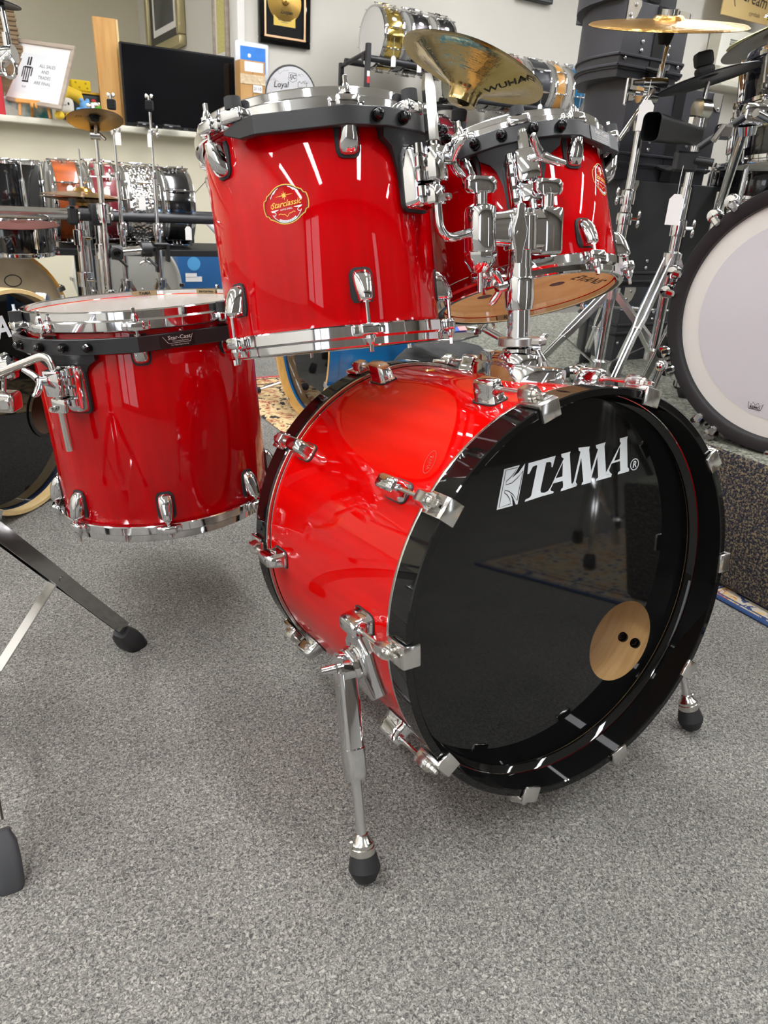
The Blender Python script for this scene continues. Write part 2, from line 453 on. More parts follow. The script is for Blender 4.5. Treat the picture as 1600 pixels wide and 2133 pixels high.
# ------------------------------------------------------------------ shared drum parts
def shell_ring(b, R, z0, z1, t=.007, seg=72, M=I4):
    return b.lathe([(R, z0), (R, z1), (R-t, z1), (R-t, z0)], seg, M, closed=True)
def tom_lug():
    """teardrop lug: x tangential, y towards the hoop, z outward"""
    b = MB()
    def sec(y, w_, h, top):
        return [(-w_, y, 0), (-w_, y, h*.55), (-w_*.72, y, h*.88), (-w_*top, y, h), (w_*top, y, h), (w_*.72, y, h*.88), (w_, y, h*.55), (w_, y, 0)]
    b.loft([sec(-.027, .0035, .003, .3), sec(-.0262, .0072, .006, .3), sec(-.023, .0096, .0115, .35), sec(-.016, .0108, .0165, .36), sec(-.006, .0108, .0205, .36), sec(.006, .0098, .0232, .36), sec(.015, .0086, .0245, .4), sec(.0195, .0078, .0242, .4), sec(.0215, .0062, .0215, .4)])
    b.cyl((0, .014, .0165), (0, .0235, .0165), .0046, seg=12)
    return b.mesh('lug', CHROME, ang=50)
def tom_gasket():
    b = MB()
    out = [(.0118*1.06*x_, y_) for x_, y_ in ((-.55, -.030), (-.9, -.027), (-1.08, -.02), (-1.12, 0), (-1.1, .014), (-.85, .0225), (.85, .0225), (1.1, .014), (1.12, 0), (1.08, -.02), (.9, -.027), (.55, -.030))]
    b.prism(out, -.003, .0022)
    return b.mesh('gasket', RUBBER)
LUG, GASK = tom_lug(), tom_gasket()
def rod_mesh(l, name='tension_rod'):
    """y from 0 (in the lug) to l; square drive head beyond"""
    b = MB(); z = .0165
    b.cyl((0, 0, z), (0, l, z), .0028, seg=10)
    b.cyl((0, l-.001, z), (0, l+.003, z), .0078, seg=14)
    b.cyl((0, l+.003, z), (0, l+.008, z), .0062, .0050, seg=14)
    b.cyl((0, l+.008, z), (0, l+.011, z), .0048, .0034, seg=12)
    b.box((0, l+.0155, z), (.0052, .010, .0052), bev=.0006)
    return b.mesh(name, CHROME)
def on_shell(th, z, R, up):
    """frame on a shell at angle th (radians), height z; y axis points up (+1) or down (-1)"""
    r = V((math.cos(th), math.sin(th), 0)); y = V((0, 0, up)); x = y.cross(r)
    m = Matrix((x, y, r)).transposed().to_4x4(); m.translation = r*R + V((0, 0, z)); return m

def diecast_hoop(R, Rs, lugs, L, top, ears=True, mid=.0125, tot=.0295):
    """hoop around one end; profile hangs from the rim (z=0) inwards"""
    b = MB()
    prof = [(Rs-.0045, -.0015), (Rs-.001, 0), (R-.0075, 0), (R-.0058, -.0018), (R-.0052, -mid+.0015), (R-.0032, -mid), (R-.0008, -mid-.0016), (R-.0008, -tot+.0017), (R-.0024, -tot), (Rs+.0012, -tot), (Rs+.0012, -.0125), (Rs-.0045, -.0115)]
    b.lathe(prof, 120, closed=True)
    if ears:
        for th in lugs:
            e = on_shell(th, 0, R, 1)
            b.box((0, -(mid+tot)/2-.0004, .0035), (.030, tot-mid-.0004, .0185), e, bev=.0045, bseg=3)
            b.box((0, -(mid+tot)/2-.0004, .0005), (.046, tot-mid-.0008, .0105), e, bev=.0042, bseg=2)
    X = T((0, 0, L)) if top else Matrix.Diagonal((1, 1, -1, 1))
    return b, X
def badge(parent, R, th, z, rot=0.0, sc=1.0):
    """round gold and white maker's badge printed on the shell"""
    def f(x, y):
        c, s_ = math.cos(rot), math.sin(rot); x, y = (x*c-y*s_)*sc, (x*s_+y*c)*sc
        a = th + x/R; r = R+.0006
        return (r*math.cos(a), r*math.sin(a), z+y)
    ring = []
    for k in range(96):
        a = 2*PI*k/96; r = .0335
        s_ = abs(math.sin(a)); c = math.cos(a)
        rr = r*(1.0 if s_ > .6 else 1.0)
        # cartouche: circle with small shoulders and a lobe on each side
        if abs(c) > .93: rr = r*1.20
        elif abs(c) > .83: rr = r*1.10
        elif abs(c) > .72: rr = r*1.04
        ring.append((rr*c*1.06, rr*math.sin(a)*.98))
    g = MB(); w_ = MB(); k_ = MB()
    g.vf(*mapvf(strip2d(ring, .0016, True), f))
    k_.vf(*mapvf(strip2d([(x*.955, y*.955) for x, y in ring], .0011, True), f))
    arcs = lambda r, a0, a1, n=14: [(r*math.cos(rad(a0+(a1-a0)*i/n)), r*math.sin(rad(a0+(a1-a0)*i/n))) for i in range(n+1)]
    for a0, a1 in ((28, 72), (108, 152)): w_.vf(*mapvf(strip2d(arcs(.0300, a0, a1), .0013), f))
    for a0, a1 in ((205, 238), (302, 335)): w_.vf(*mapvf(strip2d(arcs(.0303, a0, a1), .0009), f))
    for sx in (-1, 1):
        w_.vf(*mapvf(([(sx*.0300, -.0060), (sx*.0135, -.0066), (sx*.0200, -.0085), (sx*.0285, -.0078)], [(0, 1, 2, 3)]), f))
        w_.vf(*mapvf(strip2d([(sx*x_, y_) for x_, y_ in ((.0285, -.008), (.0225, -.0095), (.0205, -.0125), (.0225, -.0155), (.0250, -.0145))], .0012), f))
        w_.vf(*mapvf(([(sx*.0120, .0275), (sx*.0185, .0205), (sx*.0215, .0222)], [(0, 1, 2)]), f))
    # ribbon along the bottom
    rib = arcs(.0268, 236, 304); rib2 = arcs(.0313, 304, 236)
    w_.vf(*mapvf(curve_faces([rib+rib2]), f))
    # star
    for k in range(8):
        a = PI/2 + k*PI/4; r1 = .0082 if k % 2 == 0 else .0062
        p = lambda q, rr: (rr*math.cos(q), .0150+rr*math.sin(q))
        g.vf(*mapvf(([p(a, r1), p(a+.39, .0026), (0, .0150), p(a-.39, .0026)], [(0, 1, 2, 3)]), f))
    for sx in (-1, 1): g.vf(*mapvf(([(sx*.0065, .0158), (sx*.0175, .0150), (sx*.0065, .0144)], [(0, 1, 2)]), f))
    # script name
    vs, fs = text_faces('Starclassic', .0140, .42, .00012)
    g.vf(*mapvf(([(v[0], v[1]+.0012) for v in vs], fs), f))
    g.vf(*mapvf(strip2d([(-.0255, -.0045), (-.0285, .000), (-.0270, .0042), (-.0225, .0030)], .0009), f))
    vs, fs = text_faces('MAPLE SHELL', .0040)
    w_.vf(*mapvf(([(v[0], v[1]-.0082) for v in vs], fs), f))
    g.vf(*mapvf(strip2d([(-.0160, -.0150), (-.0120, -.0142), (-.0085, -.0158), (-.0045, -.0162), (-.0015, -.0195), (0, -.0208), (.0015, -.0195), (.0045, -.0162), (.0085, -.0158), (.0120, -.0142), (.0160, -.0150)], .0009), f))
    vs, fs = text_faces('HANDCRAFTED IN JAPAN', .0030)
    def bend(x, y): a = rad(270) + x/.0291; r = .0291 - y; return f(r*math.cos(a), r*math.sin(a))
    k_.vf([V(bend(*v[:2]))*1.0 for v in vs], fs)
    go = g.build('badge', GOLDPRINT, parent, label='gold and white round badge', ang=0)
    w_.build('white_print', PRINTWHITE, go, ang=0)
    X = Matrix.Diagonal((1.0015, 1.0015, 1, 1))
    k_.build('dark_print', mat('dark_badge_print', '#12302a', .5), go, X=X, ang=0)

def mount_band(parent, R, L, th0, th1, corners, bolts, plate, labels, zo=(.0275, .0500), tail=.15):
    """faceted black suspension bracket round the upper shell with a neck down to the clamp plate"""
    zt, zb = L-zo[0], L-zo[1]
    ths = [th0] + corners + [th1]
    def pt(t, r, z): return (r*math.cos(rad(t)), r*math.sin(rad(t)), z)
    rs = []
    for i, t in enumerate(ths):
        rs.append(R+.0265 if 0 < i < len(ths)-1 else R+.0235)
    b = MB()
    loops = []
    P = []
    for i in range(len(ths)-1):
        p, q = V(pt(ths[i], rs[i], 0)), V(pt(ths[i+1], rs[i+1], 0))
        n = max(2, int(abs(ths[i+1]-ths[i])/10))
        for k in range(n if i < len(ths)-2 else n+1): P.append((p.lerp(q, k/n), k == 0))
    N_ = len(P)
    for i, (p, c) in enumerate(P):
        r_ = p.normalized(); e = 1.0
        cut = .009 if i in (0, N_-1) else 0
        hi, lo = zt-cut, zb+cut
        o_ = p; inn = p - r_*.0032; fl = p - r_*.010
        loops.append([(*o_[:2], lo+.001), (*o_[:2], hi-.001), (*(p-r_*.001)[:2], hi), (*fl[:2], hi), (*fl[:2], hi-.003), (*inn[:2], hi-.003), (*inn[:2], lo+.003), (*fl[:2], lo+.003), (*fl[:2], lo), (*(p-r_*.001)[:2], lo)])
    b.loft(loops)
    band = b.build('mounting_band', BLACKMETAL, parent, label='black faceted mounting band', ang=28)
    # neck and plate
    pc, ph = plate                                     # centre angle, half width in metres
    w0 = ph*2.1
    prof = [(w0, zb+.004), (w0*.97, zb-.010), (w0*.74, zb-.019), (w0*.62, zb-.030), (ph*1.08, zb-.052), (ph, zb-.085), (ph*.94, L-tail+.006), (ph*.86, L-tail)]
    rows_o, rows_i = [], []
    K = 12
    b = MB()
    loops = []
    for wd, z in prof:
        row = []; bk = []
        for k in range(K+1):
            s_ = -wd + 2*wd*k/K; a = rad(pc) + s_/R
            d = .0075 + .014*max(0, min(1, (z-(zb-.032))/.034))
            row.append(((R+d)*math.cos(a), (R+d)*math.sin(a), z))
            bk.append(((R+.0035)*math.cos(a), (R+.0035)*math.sin(a), z))
        loops.append(row+bk[::-1])
    b.loft(loops)
    b.build('bracket_plate', BLACKMETAL, parent, ang=40)
    bm_ = MB(); bm_.cyl((0, 0, -.002), (0, 0, .004), .0082, seg=14); bm_.cyl((0, 0, .004), (0, 0, .010), .0072, .0062, seg=6); bm_.ball((0, 0, .010), .0058, sc=(1, 1, .8), seg=12, rings=6)
    nut = bm_.mesh('acorn_nut', BLACKGLOSS)
    for t in bolts:
        # radius of the facet at this angle
        for i in range(len(ths)-1):
            if ths[i] <= t <= ths[i+1]:
                p, q = V(pt(ths[i], rs[i], 0)), V(pt(ths[i+1], rs[i+1], 0))
                d = V((math.cos(rad(t)), math.sin(rad(t)), 0)); e = q-p
                nrm = V((e.y, -e.x, 0)).normalized()
                if nrm.dot(d) < 0: nrm = -nrm
                rr = p.dot(nrm)/d.dot(nrm)
                link('acorn_nut', nut, parent, frame(d*rr + V((0, 0, (zt+zb)/2)), nrm, (0, 0, 1)))
    for (ta, tb, t) in labels:
        for i in range(len(ths)-1):
            if ths[i] <= t <= ths[i+1]:
                p, q = V(pt(ths[i], rs[i], 0)), V(pt(ths[i+1], rs[i+1], 0)); e = (q-p).normalized()
                d = V((math.cos(rad(t)), math.sin(rad(t)), 0)); nrm = V((e.y, -e.x, 0))
                if nrm.dot(d) < 0: nrm = -nrm
                rr = p.dot(nrm)/d.dot(nrm)
                F = frame(d*rr + V((0, 0, (zt+zb)/2)) + nrm*.0004, nrm, e)
                if (F.to_3x3() @ V((0, 1, 0))).z < 0: F = F @ RZ(PI)
                lb = MB(); lb.prism(rrect(.060, .0215, .002), 0, .0005, F)
                lo = lb.build('label', mat('black_label', '#0c0c0d', .3), band, label='black maker label with white lettering')
                F2 = F @ T((0, 0, .0008)) @ Matrix.Diagonal((.86, .72, 1, 1))
                pr = MB()
                vs, fs = text_faces('Star-Cast', .0125, 0, .0001); pr.vf([(v[0]+.004, v[1]+.006, 0) for v in vs], fs, F2)
                vs, fs = text_faces('Mounting System', .0048); pr.vf([(v[0]+.006, v[1]-.0018, 0) for v in vs], fs, F2)
                vs, fs = text_faces('For Star-Cast Hoop', .0046); pr.vf([(v[0]+.004, v[1]-.0105, 0) for v in vs], fs, F2)
                vs, fs = strip2d([(-.030, .011), (-.019, -.006), (.026, -.006), (.032, .011)], .0008); pr.vf([(v[0], v[1], 0) for v in vs], fs, F2)
                pr.build('lettering', mat('label_lettering', '#cfc7c0', .5), band, ang=0)
def make_tom(label, cen, n, L, R, Rs, ups, lows, shellmat, batter, reso, band, badge_at=None, rubber=(), lz=(.057, .076), ls=(1.18, .85, .95), hd=(.0125, .0295)):
    n = V(n).normalized(); cen = V(cen); base = cen - n*L
    F = frame(base, n, CLOC-base)
    t = thing('tom_drum', label, 'drum', F)
    b = MB(); b.lathe([(Rs-.0065, .010), (Rs-.002, .0075), (Rs, .011), (Rs, L-.011), (Rs-.002, L-.0075), (Rs-.0065, L-.010)], 120)
    b.build('shell', shellmat, t, ang=40)
    b = MB(); b.lathe([(Rs-.0066, .010), (Rs-.0066, L-.010)], 96); b.build('inner_ply', MAPLE, t, label='bare maple inside of the shell')
    for top, lugs in ((True, ups), (False, lows)):
        la = [rad(x) for x in lugs]
        b, X = diecast_hoop(R, Rs, la, L, top, True, *hd); hoop = b.build('hoop', CHROME, t, X=X, ang=30)
        b = MB(); b.disc(Rs-.003, 0, 72, dome=.0); b.build('batter_head' if top else 'resonant_head', batter if top else reso, t, X=T((0, 0, L-.0105 if top else .0105)), ang=0)
        zl_ = L-lz[0] if top else lz[1]
        dz = lz[0] if top else lz[1]
        rm_ = rod_mesh(dz-hd[0]-.0095)
        for th in la:
            M = on_shell(th, zl_, Rs, 1 if top else -1)
            lo = link('lug', LUG, t, M @ Matrix.Diagonal((*ls, 1))); link('gasket', GASK, lo)
            link('tension_rod', rm_, t, M @ T((0, .0095, 0)))
    for (th, top) in rubber:
        M = on_shell(rad(th), L, R, 1)
        b = MB(); b.box((0, -sum(hd)/2-.0004, .004), (.034, hd[1]-hd[0], .024), bev=.005, bseg=3); link('hoop_ear', b.mesh('hoop_ear', CHROME), t, M)
        b = MB(); b.cyl((0, -hd[0]-.002, .005), (0, .0005, .005), .0112, .0105, seg=18); link('rubber_grommet', b.mesh('rubber_grommet', RUBBER), t, M)
    mount_band(t, Rs, L, *band)
    if badge_at: badge(t, Rs, rad(badge_at[0]), badge_at[1], badge_at[2], badge_at[3] if len(badge_at) > 3 else 1.0)
    return t, F
def inv(t): return t.matrix_basis.inverted()
# ------------------------------------------------------------------ bass drum
BN = V((.5177, -.844, .1404)).normalized(); BC = V((.2792, .8521, .3511))
BE1 = V((0, 0, 1)).cross(BN).normalized(); BE2 = BN.cross(BE1)
BF = Matrix((BE1, BE2, BN)).transposed().to_4x4(); BF.translation = BC
BL, BR, BS = .480, .2865, .2794
foot_ = BC - BN*BL; dn = (V((0, 0, -1)) + BN*BN.z).normalized()
BX = frame(foot_ + dn*BR, BN, BE1)
bass = thing('bass_drum', 'red bass drum with a black front head and white lettering, on the grey carpet', 'drum', BX)
BXI = BX.inverted() @ BF
def bpart(b, name, m, parent=bass, **kw): return b.build(name, m, parent, X=BXI, **kw)
b = MB(); b.lathe([(BS-.009, -.050), (BS-.003, -.047), (BS, -.050), (BS, -BL+.050), (BS-.003, -BL+.047), (BS-.009, -BL+.050)], 160); bpart(b, 'shell', REDBASS)
b = MB(); b.lathe([(BS-.0092, -.050), (BS-.0092, -BL+.050)], 120); bpart(b, 'inner_ply', MAPLE, label='bare maple inside of the shell')
def bhoop(z0, z1):
    b = MB(); b.lathe([(BR-.0015, z0), (BR, z0-.0015), (BR, z1+.0015), (BR-.0015, z1), (BR-.0095, z1), (BR-.011, z1+.0015), (BR-.011, z0-.0015), (BR-.0095, z0)], 160, closed=True); return b
bpart(bhoop(0, -.0405), 'front_hoop', BLACKGLOSS, label='glossy black front hoop'); bpart(bhoop(-BL+.0405, -BL), 'rear_hoop', BLACKGLOSS, label='glossy black rear hoop')
for z0, nm in ((-.0405, 'front_flesh_hoop'), (-BL+.0470, 'rear_flesh_hoop')):
    b = MB(); b.lathe([(BS+.0008, z0), (BS+.0052, z0), (BS+.0058, z0-.001), (BS+.0058, z0-.0055), (BS+.0052, z0-.0065), (BS+.0008, z0-.0065)], 160, closed=True); bpart(b, nm, NICKEL)
# front head with a round port
HZ = -.055
HEADBLACK = mat('black_drum_skin', (.0045, .0045, .0045), .035, spec=.5)
port_c, port_r = (.137, -.118), .0655
circ = lambda cx, cy, r, n: [(cx+r*math.cos(2*PI*k/n), cy+r*math.sin(2*PI*k/n)) for k in range(n)]
vs, fs = curve_faces([circ(0, 0, BS-.0095, 128), circ(*port_c, port_r, 48)])
b = MB(); b.vf([(v[0], v[1], HZ) for v in vs], fs); head = bpart(b, 'front_head', HEADBLACK, ang=0, label='glossy black front head with a round port hole')
b = MB(); b.lathe([(BS-.0098, HZ+.0005), (BS-.012, HZ+.006), (BR-.0125, HZ+.012), (BR-.0112, -.041)], 128); bpart(b, 'head_collar', BLACKGLOSS)
b = MB(); b.disc(BS-.0095, -BL+.055, 72); bpart(b, 'rear_head', film('bass_batter_film', '#e9e9e9', .35), ang=0)
# logo (flat print on the head, head-plane metres)
LG_EMB = [(-.115, .1348), (-.1049, .1869), (-.0796, .1889), (-.0851, .1809), (-.0919, .1738), (-.0808, .1796), (-.0707, .19), (-.0807, .1368), (-.0838, .137), (-.0885, .1469), (-.0939, .1539), (-.0901, .1458), (-.0889, .1363)]
LG_EL = [(-.1115, .1374), (-.1022, .1852), (-.0831, .1863), (-.0876, .1806), (-.094, .1748), (-.1012, .1705), (-.1014, .1661), (-.0919, .1671), (-.0838, .172), (-.0741, .1807), (-.082, .1425), (-.0896, .1519), (-.0965, .157), (-.1032, .159), (-.1031, .1553), (-.0988, .1526), (-.0944, .1465), (-.0924, .1396)]
LG_T = [(-.0652, .1894), (-.0189, .1935), (-.0232, .1787), (-.0253, .1789), (-.0257, .1848), (-.0285, .1865), (-.0347, .1864), (-.0426, .1502), (-.0413, .1466), (-.0351, .1456), (-.0354, .1417), (-.0688, .1383), (-.0674, .1412), (-.0609, .1426), (-.0581, .145), (-.0499, .1843), (-.0521, .1852), (-.0577, .1837), (-.0632, .1752), (-.0661, .1752)]
LG_A = [(-.0094, .1945), (.0074, .1959), (.0062, .1922), (.0123, .152), (.0148, .1492), (.0233, .1487), (.0216, .1459), (-.0065, .143), (-.0059, .1461), (-.0029, .1478), (-.0026, .152), (-.0039, .1572), (-.0206, .1561), (-.0251, .1486), (-.0239, .1464), (-.019, .1446), (-.0196, .1426), (-.0371, .1414), (-.0351, .1456), (-.0294, .1469), (-.0249, .1518), (-.0041, .1879), (-.0082, .1902)]
LG_AH = [(-.0055, .1825), (-.017, .1625), (-.0048, .1636)]
LG_M = [(.0213, .1994), (.0425, .1986), (.0413, .1948), (.048, .1634), (.0581, .1928), (.0547, .1949), (.0533, .1991), (.0718, .2011), (.0701, .1957), (.0768, .158), (.0795, .1555), (.0886, .1538), (.0876, .1499), (.0576, .148), (.0585, .1508), (.0622, .1525), (.0578, .1822), (.0483, .1504), (.0489, .1474), (.0314, .1462), (.0321, .1491), (.0342, .151), (.0277, .1846), (.0202, .1523), (.0233, .1482), (.0216, .1459), (.0124, .1487), (.0167, .1535), (.0255, .1933), (.0222, .1953)]
LG_A2 = [(.0989, .2031), (.1144, .2045), (.1137, .1999), (.1194, .1596), (.1228, .1565), (.1224, .153), (.1005, .1514), (.1012, .1547), (.105, .1564), (.1029, .1707), (.0866, .1691), (.0825, .1602), (.0843, .157), (.0888, .1537), (.0783, .1534), (.0772, .158), (.102, .1962), (.0997, .1986)]
LG_A2H = [(.1006, .1913), (.0912, .1722), (.1021, .1737)]
b = MB()
for loops in ([LG_EMB], [LG_T], [LG_A, LG_AH], [LG_M], [LG_A2, LG_A2H]):
    vs, fs = curve_faces(loops); b.vf([(v[0], v[1], HZ+.0006) for v in vs], fs)
rc = (.1332, .1618)
vs, fs = strip2d(circ(*rc, .0080, 32), .0014, True); b.vf([(v[0], v[1], HZ+.0006) for v in vs], fs)
vs, fs = text_faces('R', .0135, .12, .0003); b.vf([(v[0]+rc[0], v[1]+rc[1]-.0004, HZ+.0006) for v in vs], fs)
bpart(b, 'head_logo', PRINTWHITE, head, ang=0, label='white printed logo')
b = MB(); vs, fs = strip2d(LG_EL, .0010, True); b.vf([(v[0], v[1], HZ+.0010) for v in vs], fs); bpart(b, 'logo_outline', PRINTBLACK, head, ang=0)
# hardware meshes
def bass_lug():
    b = MB(); sec = lambda w_, y0, y1, z: [(p[0]*w_*.82, (y0+y1)/2+p[1]*(y1-y0), z*1.05) for p in rrect(1, 1, .24, 4)]
    b.loft([sec(.0340, -.026, .021, 0), sec(.0335, -.0258, .0208, .0030), sec(.0300, -.0240, .0200, .0042), sec(.0285, -.0232, .0205, .0150), sec(.0255, -.0215, .0215, .0230), sec(.0225, -.0185, .0215, .0272), sec(.0160, -.0130, .0190, .0292)])
    b.cyl((0, .016, .0190), (0, .0265, .0190), .0054, seg=14); return b.mesh('lug', CHROME, ang=50)
def bass_gasket():
    b = MB(); b.prism([(p[0]*.0305, -.0025+p[1]*.0500) for p in rrect(1, 1, .24, 4)], -.004, .0014); return b.mesh('gasket', RUBBER)
BLUG, BGASK = bass_lug(), bass_gasket()
def claw_mesh():
    b = MB()
    b.box((0, -.0135, .0035), (.0285, .036, .0065), bev=.0016, bseg=2)          # plate over the hoop
    b.box((0, .0035, -.0055), (.0285, .0055, .0235), bev=.0016, bseg=2)         # lip in front of the hoop
    b.prism([(-.0105, .002), (.0105, .002), (.0105, .013), (.0065, .0205), (-.0065, .0205), (-.0105, .013)], .0195, .0395, RX(PI/2), bev=.0016)
    b.prism([(-.0130, .002), (.0130, .002), (.0130, .0075), (-.0130, .0075)], .0000, .0200, RX(PI/2), bev=.002)
    return b.mesh('claw', STEELCLAW)
STEELCLAW = mat('worn_cast_chrome', (.72, .71, .69), .17, 1.0, bump=(160, .12, .0008))
CLAW = claw_mesh()
def bass_rod():
    b = MB(); z = .0118
    b.cyl((0, -.097, z), (0, -.018, z), .0031, seg=12); b.cyl((0, -.0205, z), (0, -.0165, z), .0082, seg=16); b.cyl((0, -.0165, z), (0, -.0125, z), .0070, .0058, seg=16); b.cyl((0, -.0125, z), (0, -.0095, z), .0052, seg=12)
    b.box((0, -.0055, z), (.0056, .009, .0056), bev=.0007); b.cyl((0, -.100, z), (0, -.091, z), .0055, seg=14)
    return b.mesh('tension_rod', NICKEL)
BROD = bass_rod()
for front in (True, False):
    for k in range(10):
        th = rad(36*k); up = 1 if front else -1
        Mh = BXI @ on_shell(th, 0 if front else -BL, BR, up)
        link('claw', CLAW, bass, Mh); link('tension_rod', BROD, bass, Mh)
        Ml = BXI @ on_shell(th, -.108 if front else -BL+.091, BS, up)
        lo = link('lug', BLUG, bass, Ml); link('gasket', BGASK, lo)
# vent badge grommet, bolts inside seen through the port
for z in (-.092, -.118):
    b = MB(); M = on_shell(rad(-36.4), z, BS-.0092, 1)
    b.cyl((0, 0, .001), (0, 0, -.004), .0085, seg=18, M=M); b.cyl((0, 0, -.004), (0, 0, -.009), .0062, .005, seg=6, M=M)
    bpart(b, 'inner_bolt', BLACKGLOSS, label='black bolt head seen through the port hole')
b = MB(); M = on_shell(rad(134), -.089, BS, 1)
vs, fs = strip2d([(.018*math.cos(2*PI*k/30), .0085*math.sin(2*PI*k/30)) for k in range(30)], .0010, True)
rotm = M @ RZ(.5)
b.vf([(v[0], v[1], .0004) for v in vs], fs, rotm); vs, fs = text_faces('TAMA', .0085, .3); b.vf([(v[0], v[1], .0004) for v in vs], fs, rotm)
bpart(b, 'faint_stamp', mat('dark_red_stamp', '#9c0a0c', .4, coat=1), ang=0)
b = MB(); M = on_shell(rad(93), -.36, BS, 1); b.lathe([(.004, .0022), (.0075, .002), (.009, 0)], 20, M); bpart(b, 'vent_grommet', GOLD)

# spurs
def spur(th, foot):
    O = BC + (BF.to_3x3() @ V((math.cos(th), math.sin(th), 0)))*BS - BN*.114
    out = (BF.to_3x3() @ V((math.cos(th), math.sin(th), 0))).normalized()
    F = frame(O, out, BN)                          # x to the front, z outward
    foot = V(foot); Xb = BX.inverted()
    b = MB()
    b.prism([(.030, -.040), (.036, -.052), (.030, .034), (.018, .050), (-.010, .050), (-.026, .030), (-.026, -.020), (-.012, -.042)][::1] if False else [(-.026, -.028), (-.014, -.048), (.018, -.052), (.032, -.040), (.032, .028), (.018, .046), (-.010, .046), (-.026, .026)], -.006, .017, F, bev=.004)
    b.lathe([(.026, .010), (.026, .018), (.0235, .020), (.0235, .026), (.0225, .029), (.001, .029)], 36, F @ T((-.002, .004, 0)))
    br = b.build('spur_bracket', CHROME, bass, X=Xb, ang=30)
    piv = F @ V((-.002, .004, .033))
    d = (foot - piv).normalized(); Ltot = (foot-piv).length
    S = frame(piv, d, out)                         # z runs down the leg, x outward
    b = MB()
    b.cyl((-.016, 0, 0), (.010, 0, 0), .0205, seg=28, M=S); b.cyl((.008, 0, 0), (.0125, 0, 0), .0165, seg=24, M=S)
    prof = rrect(.026, .031, .007)
    b.loft([[(p[0]+.001, p[1]*s_, z) for p in prof] for z, s_ in ((.004, 1.06), (.018, 1.06), (.080, .92), (.106, .88), (.1065, 1.04), (.142, 1.0), (.149, .8))], S)
    b.box((-.0165, .010, .066), (.003, .010, .118), S, bev=.001)
    sl = b.build('spur_sleeve', CHROME, br, X=Xb, ang=32)
    b = MB(); b.box((.0146, 0, .052), (.0012, .0115, .062), S, bev=.0003); b.build('sleeve_window', STEEL, br, X=Xb)
    b = MB(); b.cyl((.011, 0, 0), (.034, 0, 0), .0062, .0052, seg=16, M=S); b.cyl((.0335, 0, 0), (.0345, 0, 0), .0030, seg=12, M=S); b.build('spur_bolt', CHROME, br, X=Xb)
    b = MB(); b.cyl((0, 0, .140), (0, 0, Ltot-.040), .0068, seg=20, M=S)
    b.build('spur_rod', CHROME, br, X=Xb)
    b = MB(); b.lathe([(.0068, Ltot-.067), (.0085, Ltot-.066), (.0125, Ltot-.057), (.0150, Ltot-.0545), (.0150, Ltot-.050), (.0162, Ltot-.049), (.0165, Ltot-.038), (.001, Ltot-.038)], 32, S); b.box((.0155, 0, Ltot-.050), (.005, .005, .022), S, bev=.0015); b.build('spur_collar', NICKEL, br, X=Xb)
    b = MB(); b.lathe([(.001, Ltot-.040), (.0170, Ltot-.040), (.0215, Ltot-.020), (.0205, Ltot-.0165), (.0145, Ltot-.004), (.0115, Ltot-.0025), (.001, Ltot-.0025)], 36, S); b.build('rubber_foot', RUBBER, br, X=Xb, ang=25)
    return br
spur(rad(-168), (.0056, .6864, .002))
spur(rad(-12), (.567, 1.036, .002))

# ------------------------------------------------------------------ double tom holder
PB = PY(1078, 775, 1.09); PT = PY(1085, 436, 1.115)
hold = thing('tom_holder', 'chrome double tom holder post mounted on top of the red bass drum', 'tom holder', T(PB))
HX = inv(hold)
th = rad(82); zc = -.19
SH = on_shell(th, zc, BS, 1)                       # x tangential, y to the front, z outward, in drum coordinates
W_ = BF @ SH
base_out = [(-.026, -.102), (.014, -.102), (.024, -.094), (.026, -.060), (.036, -.050), (.046, -.020), (.050, .012), (.044, .040), (.026, .058), (0, .064), (-.026, .058), (-.044, .040), (-.050, .012), (-.046, -.020), (-.038, -.050), (-.034, -.094)]
b = MB(); b.prism(base_out, -.008, .021, W_, bev=.007)
b.prism([(p[0]*.66, p[1]*.72-.026) for p in base_out], .014, .037, W_, bev=.010)
PD = (PT-PB).normalized(); PW = frame(PB, PD, BN)
b.lathe([(.046, -.020), (.046, .006), (.041, .016), (.029, .023), (.022, .024)], 40, PW)
b.build('base_plate', CHROME, hold, X=HX, ang=32)
def hz(py):                                        # distance along the post for an image row
    d = ray(1080, py); n_ = PD.cross(CRT).normalized() if False else None
    best = min(range(0, 400), key=lambda k: abs(proj_y(PB + PD*k*.001) - py)); return best*.001
def proj_y(P):
    q = V(P)-CLOC; return 1066.5 - CF*q.dot(CUP)/q.dot(CFW)
def proj_x(P):
    q = V(P)-CLOC; return 800 + CF*q.dot(CRT)/q.dot(CFW)
h = {k: hz(k) for k in (775, 725, 720, 702, 645, 640, 577, 570, 522, 520, 445, 436)}
b = MB(); b.lathe([(.0225, -.01), (.0225, h[725]), (.0205, h[725]+.001), (.017, h[725]+.001)], 36, PW)
tw = [(-.094, .010), (-.094, .020), (-.060, .052), (-.020, .058), (-.005, .058), (-.005, .010)]
b.prism([(p[0]*.62, p[1]) for p in tw], -.017, .017, frame(PB - PD*.004, PD.cross(BN).normalized(), BN), bev=.003)
b.build('socket', CHROME, hold, X=HX, ang=32)
b = MB(); b.lathe([(.017, h[720]), (.0285, h[720]), (.0297, h[720]+.001), (.0297, h[702]-.001), (.0285, h[702]), (.017, h[702])], 40, PW)
b.box((.034, .0, (h[720]+h[702])/2), (.018, .022, h[702]-h[720]-.001), PW @ RZ(rad(20)), bev=.003); b.box((-.030, .004, (h[720]+h[702])/2), (.012, .014, h[702]-h[720]-.001), PW @ RZ(rad(-10)), bev=.003)
b.build('memory_collar', STEEL, hold, X=HX, ang=30)
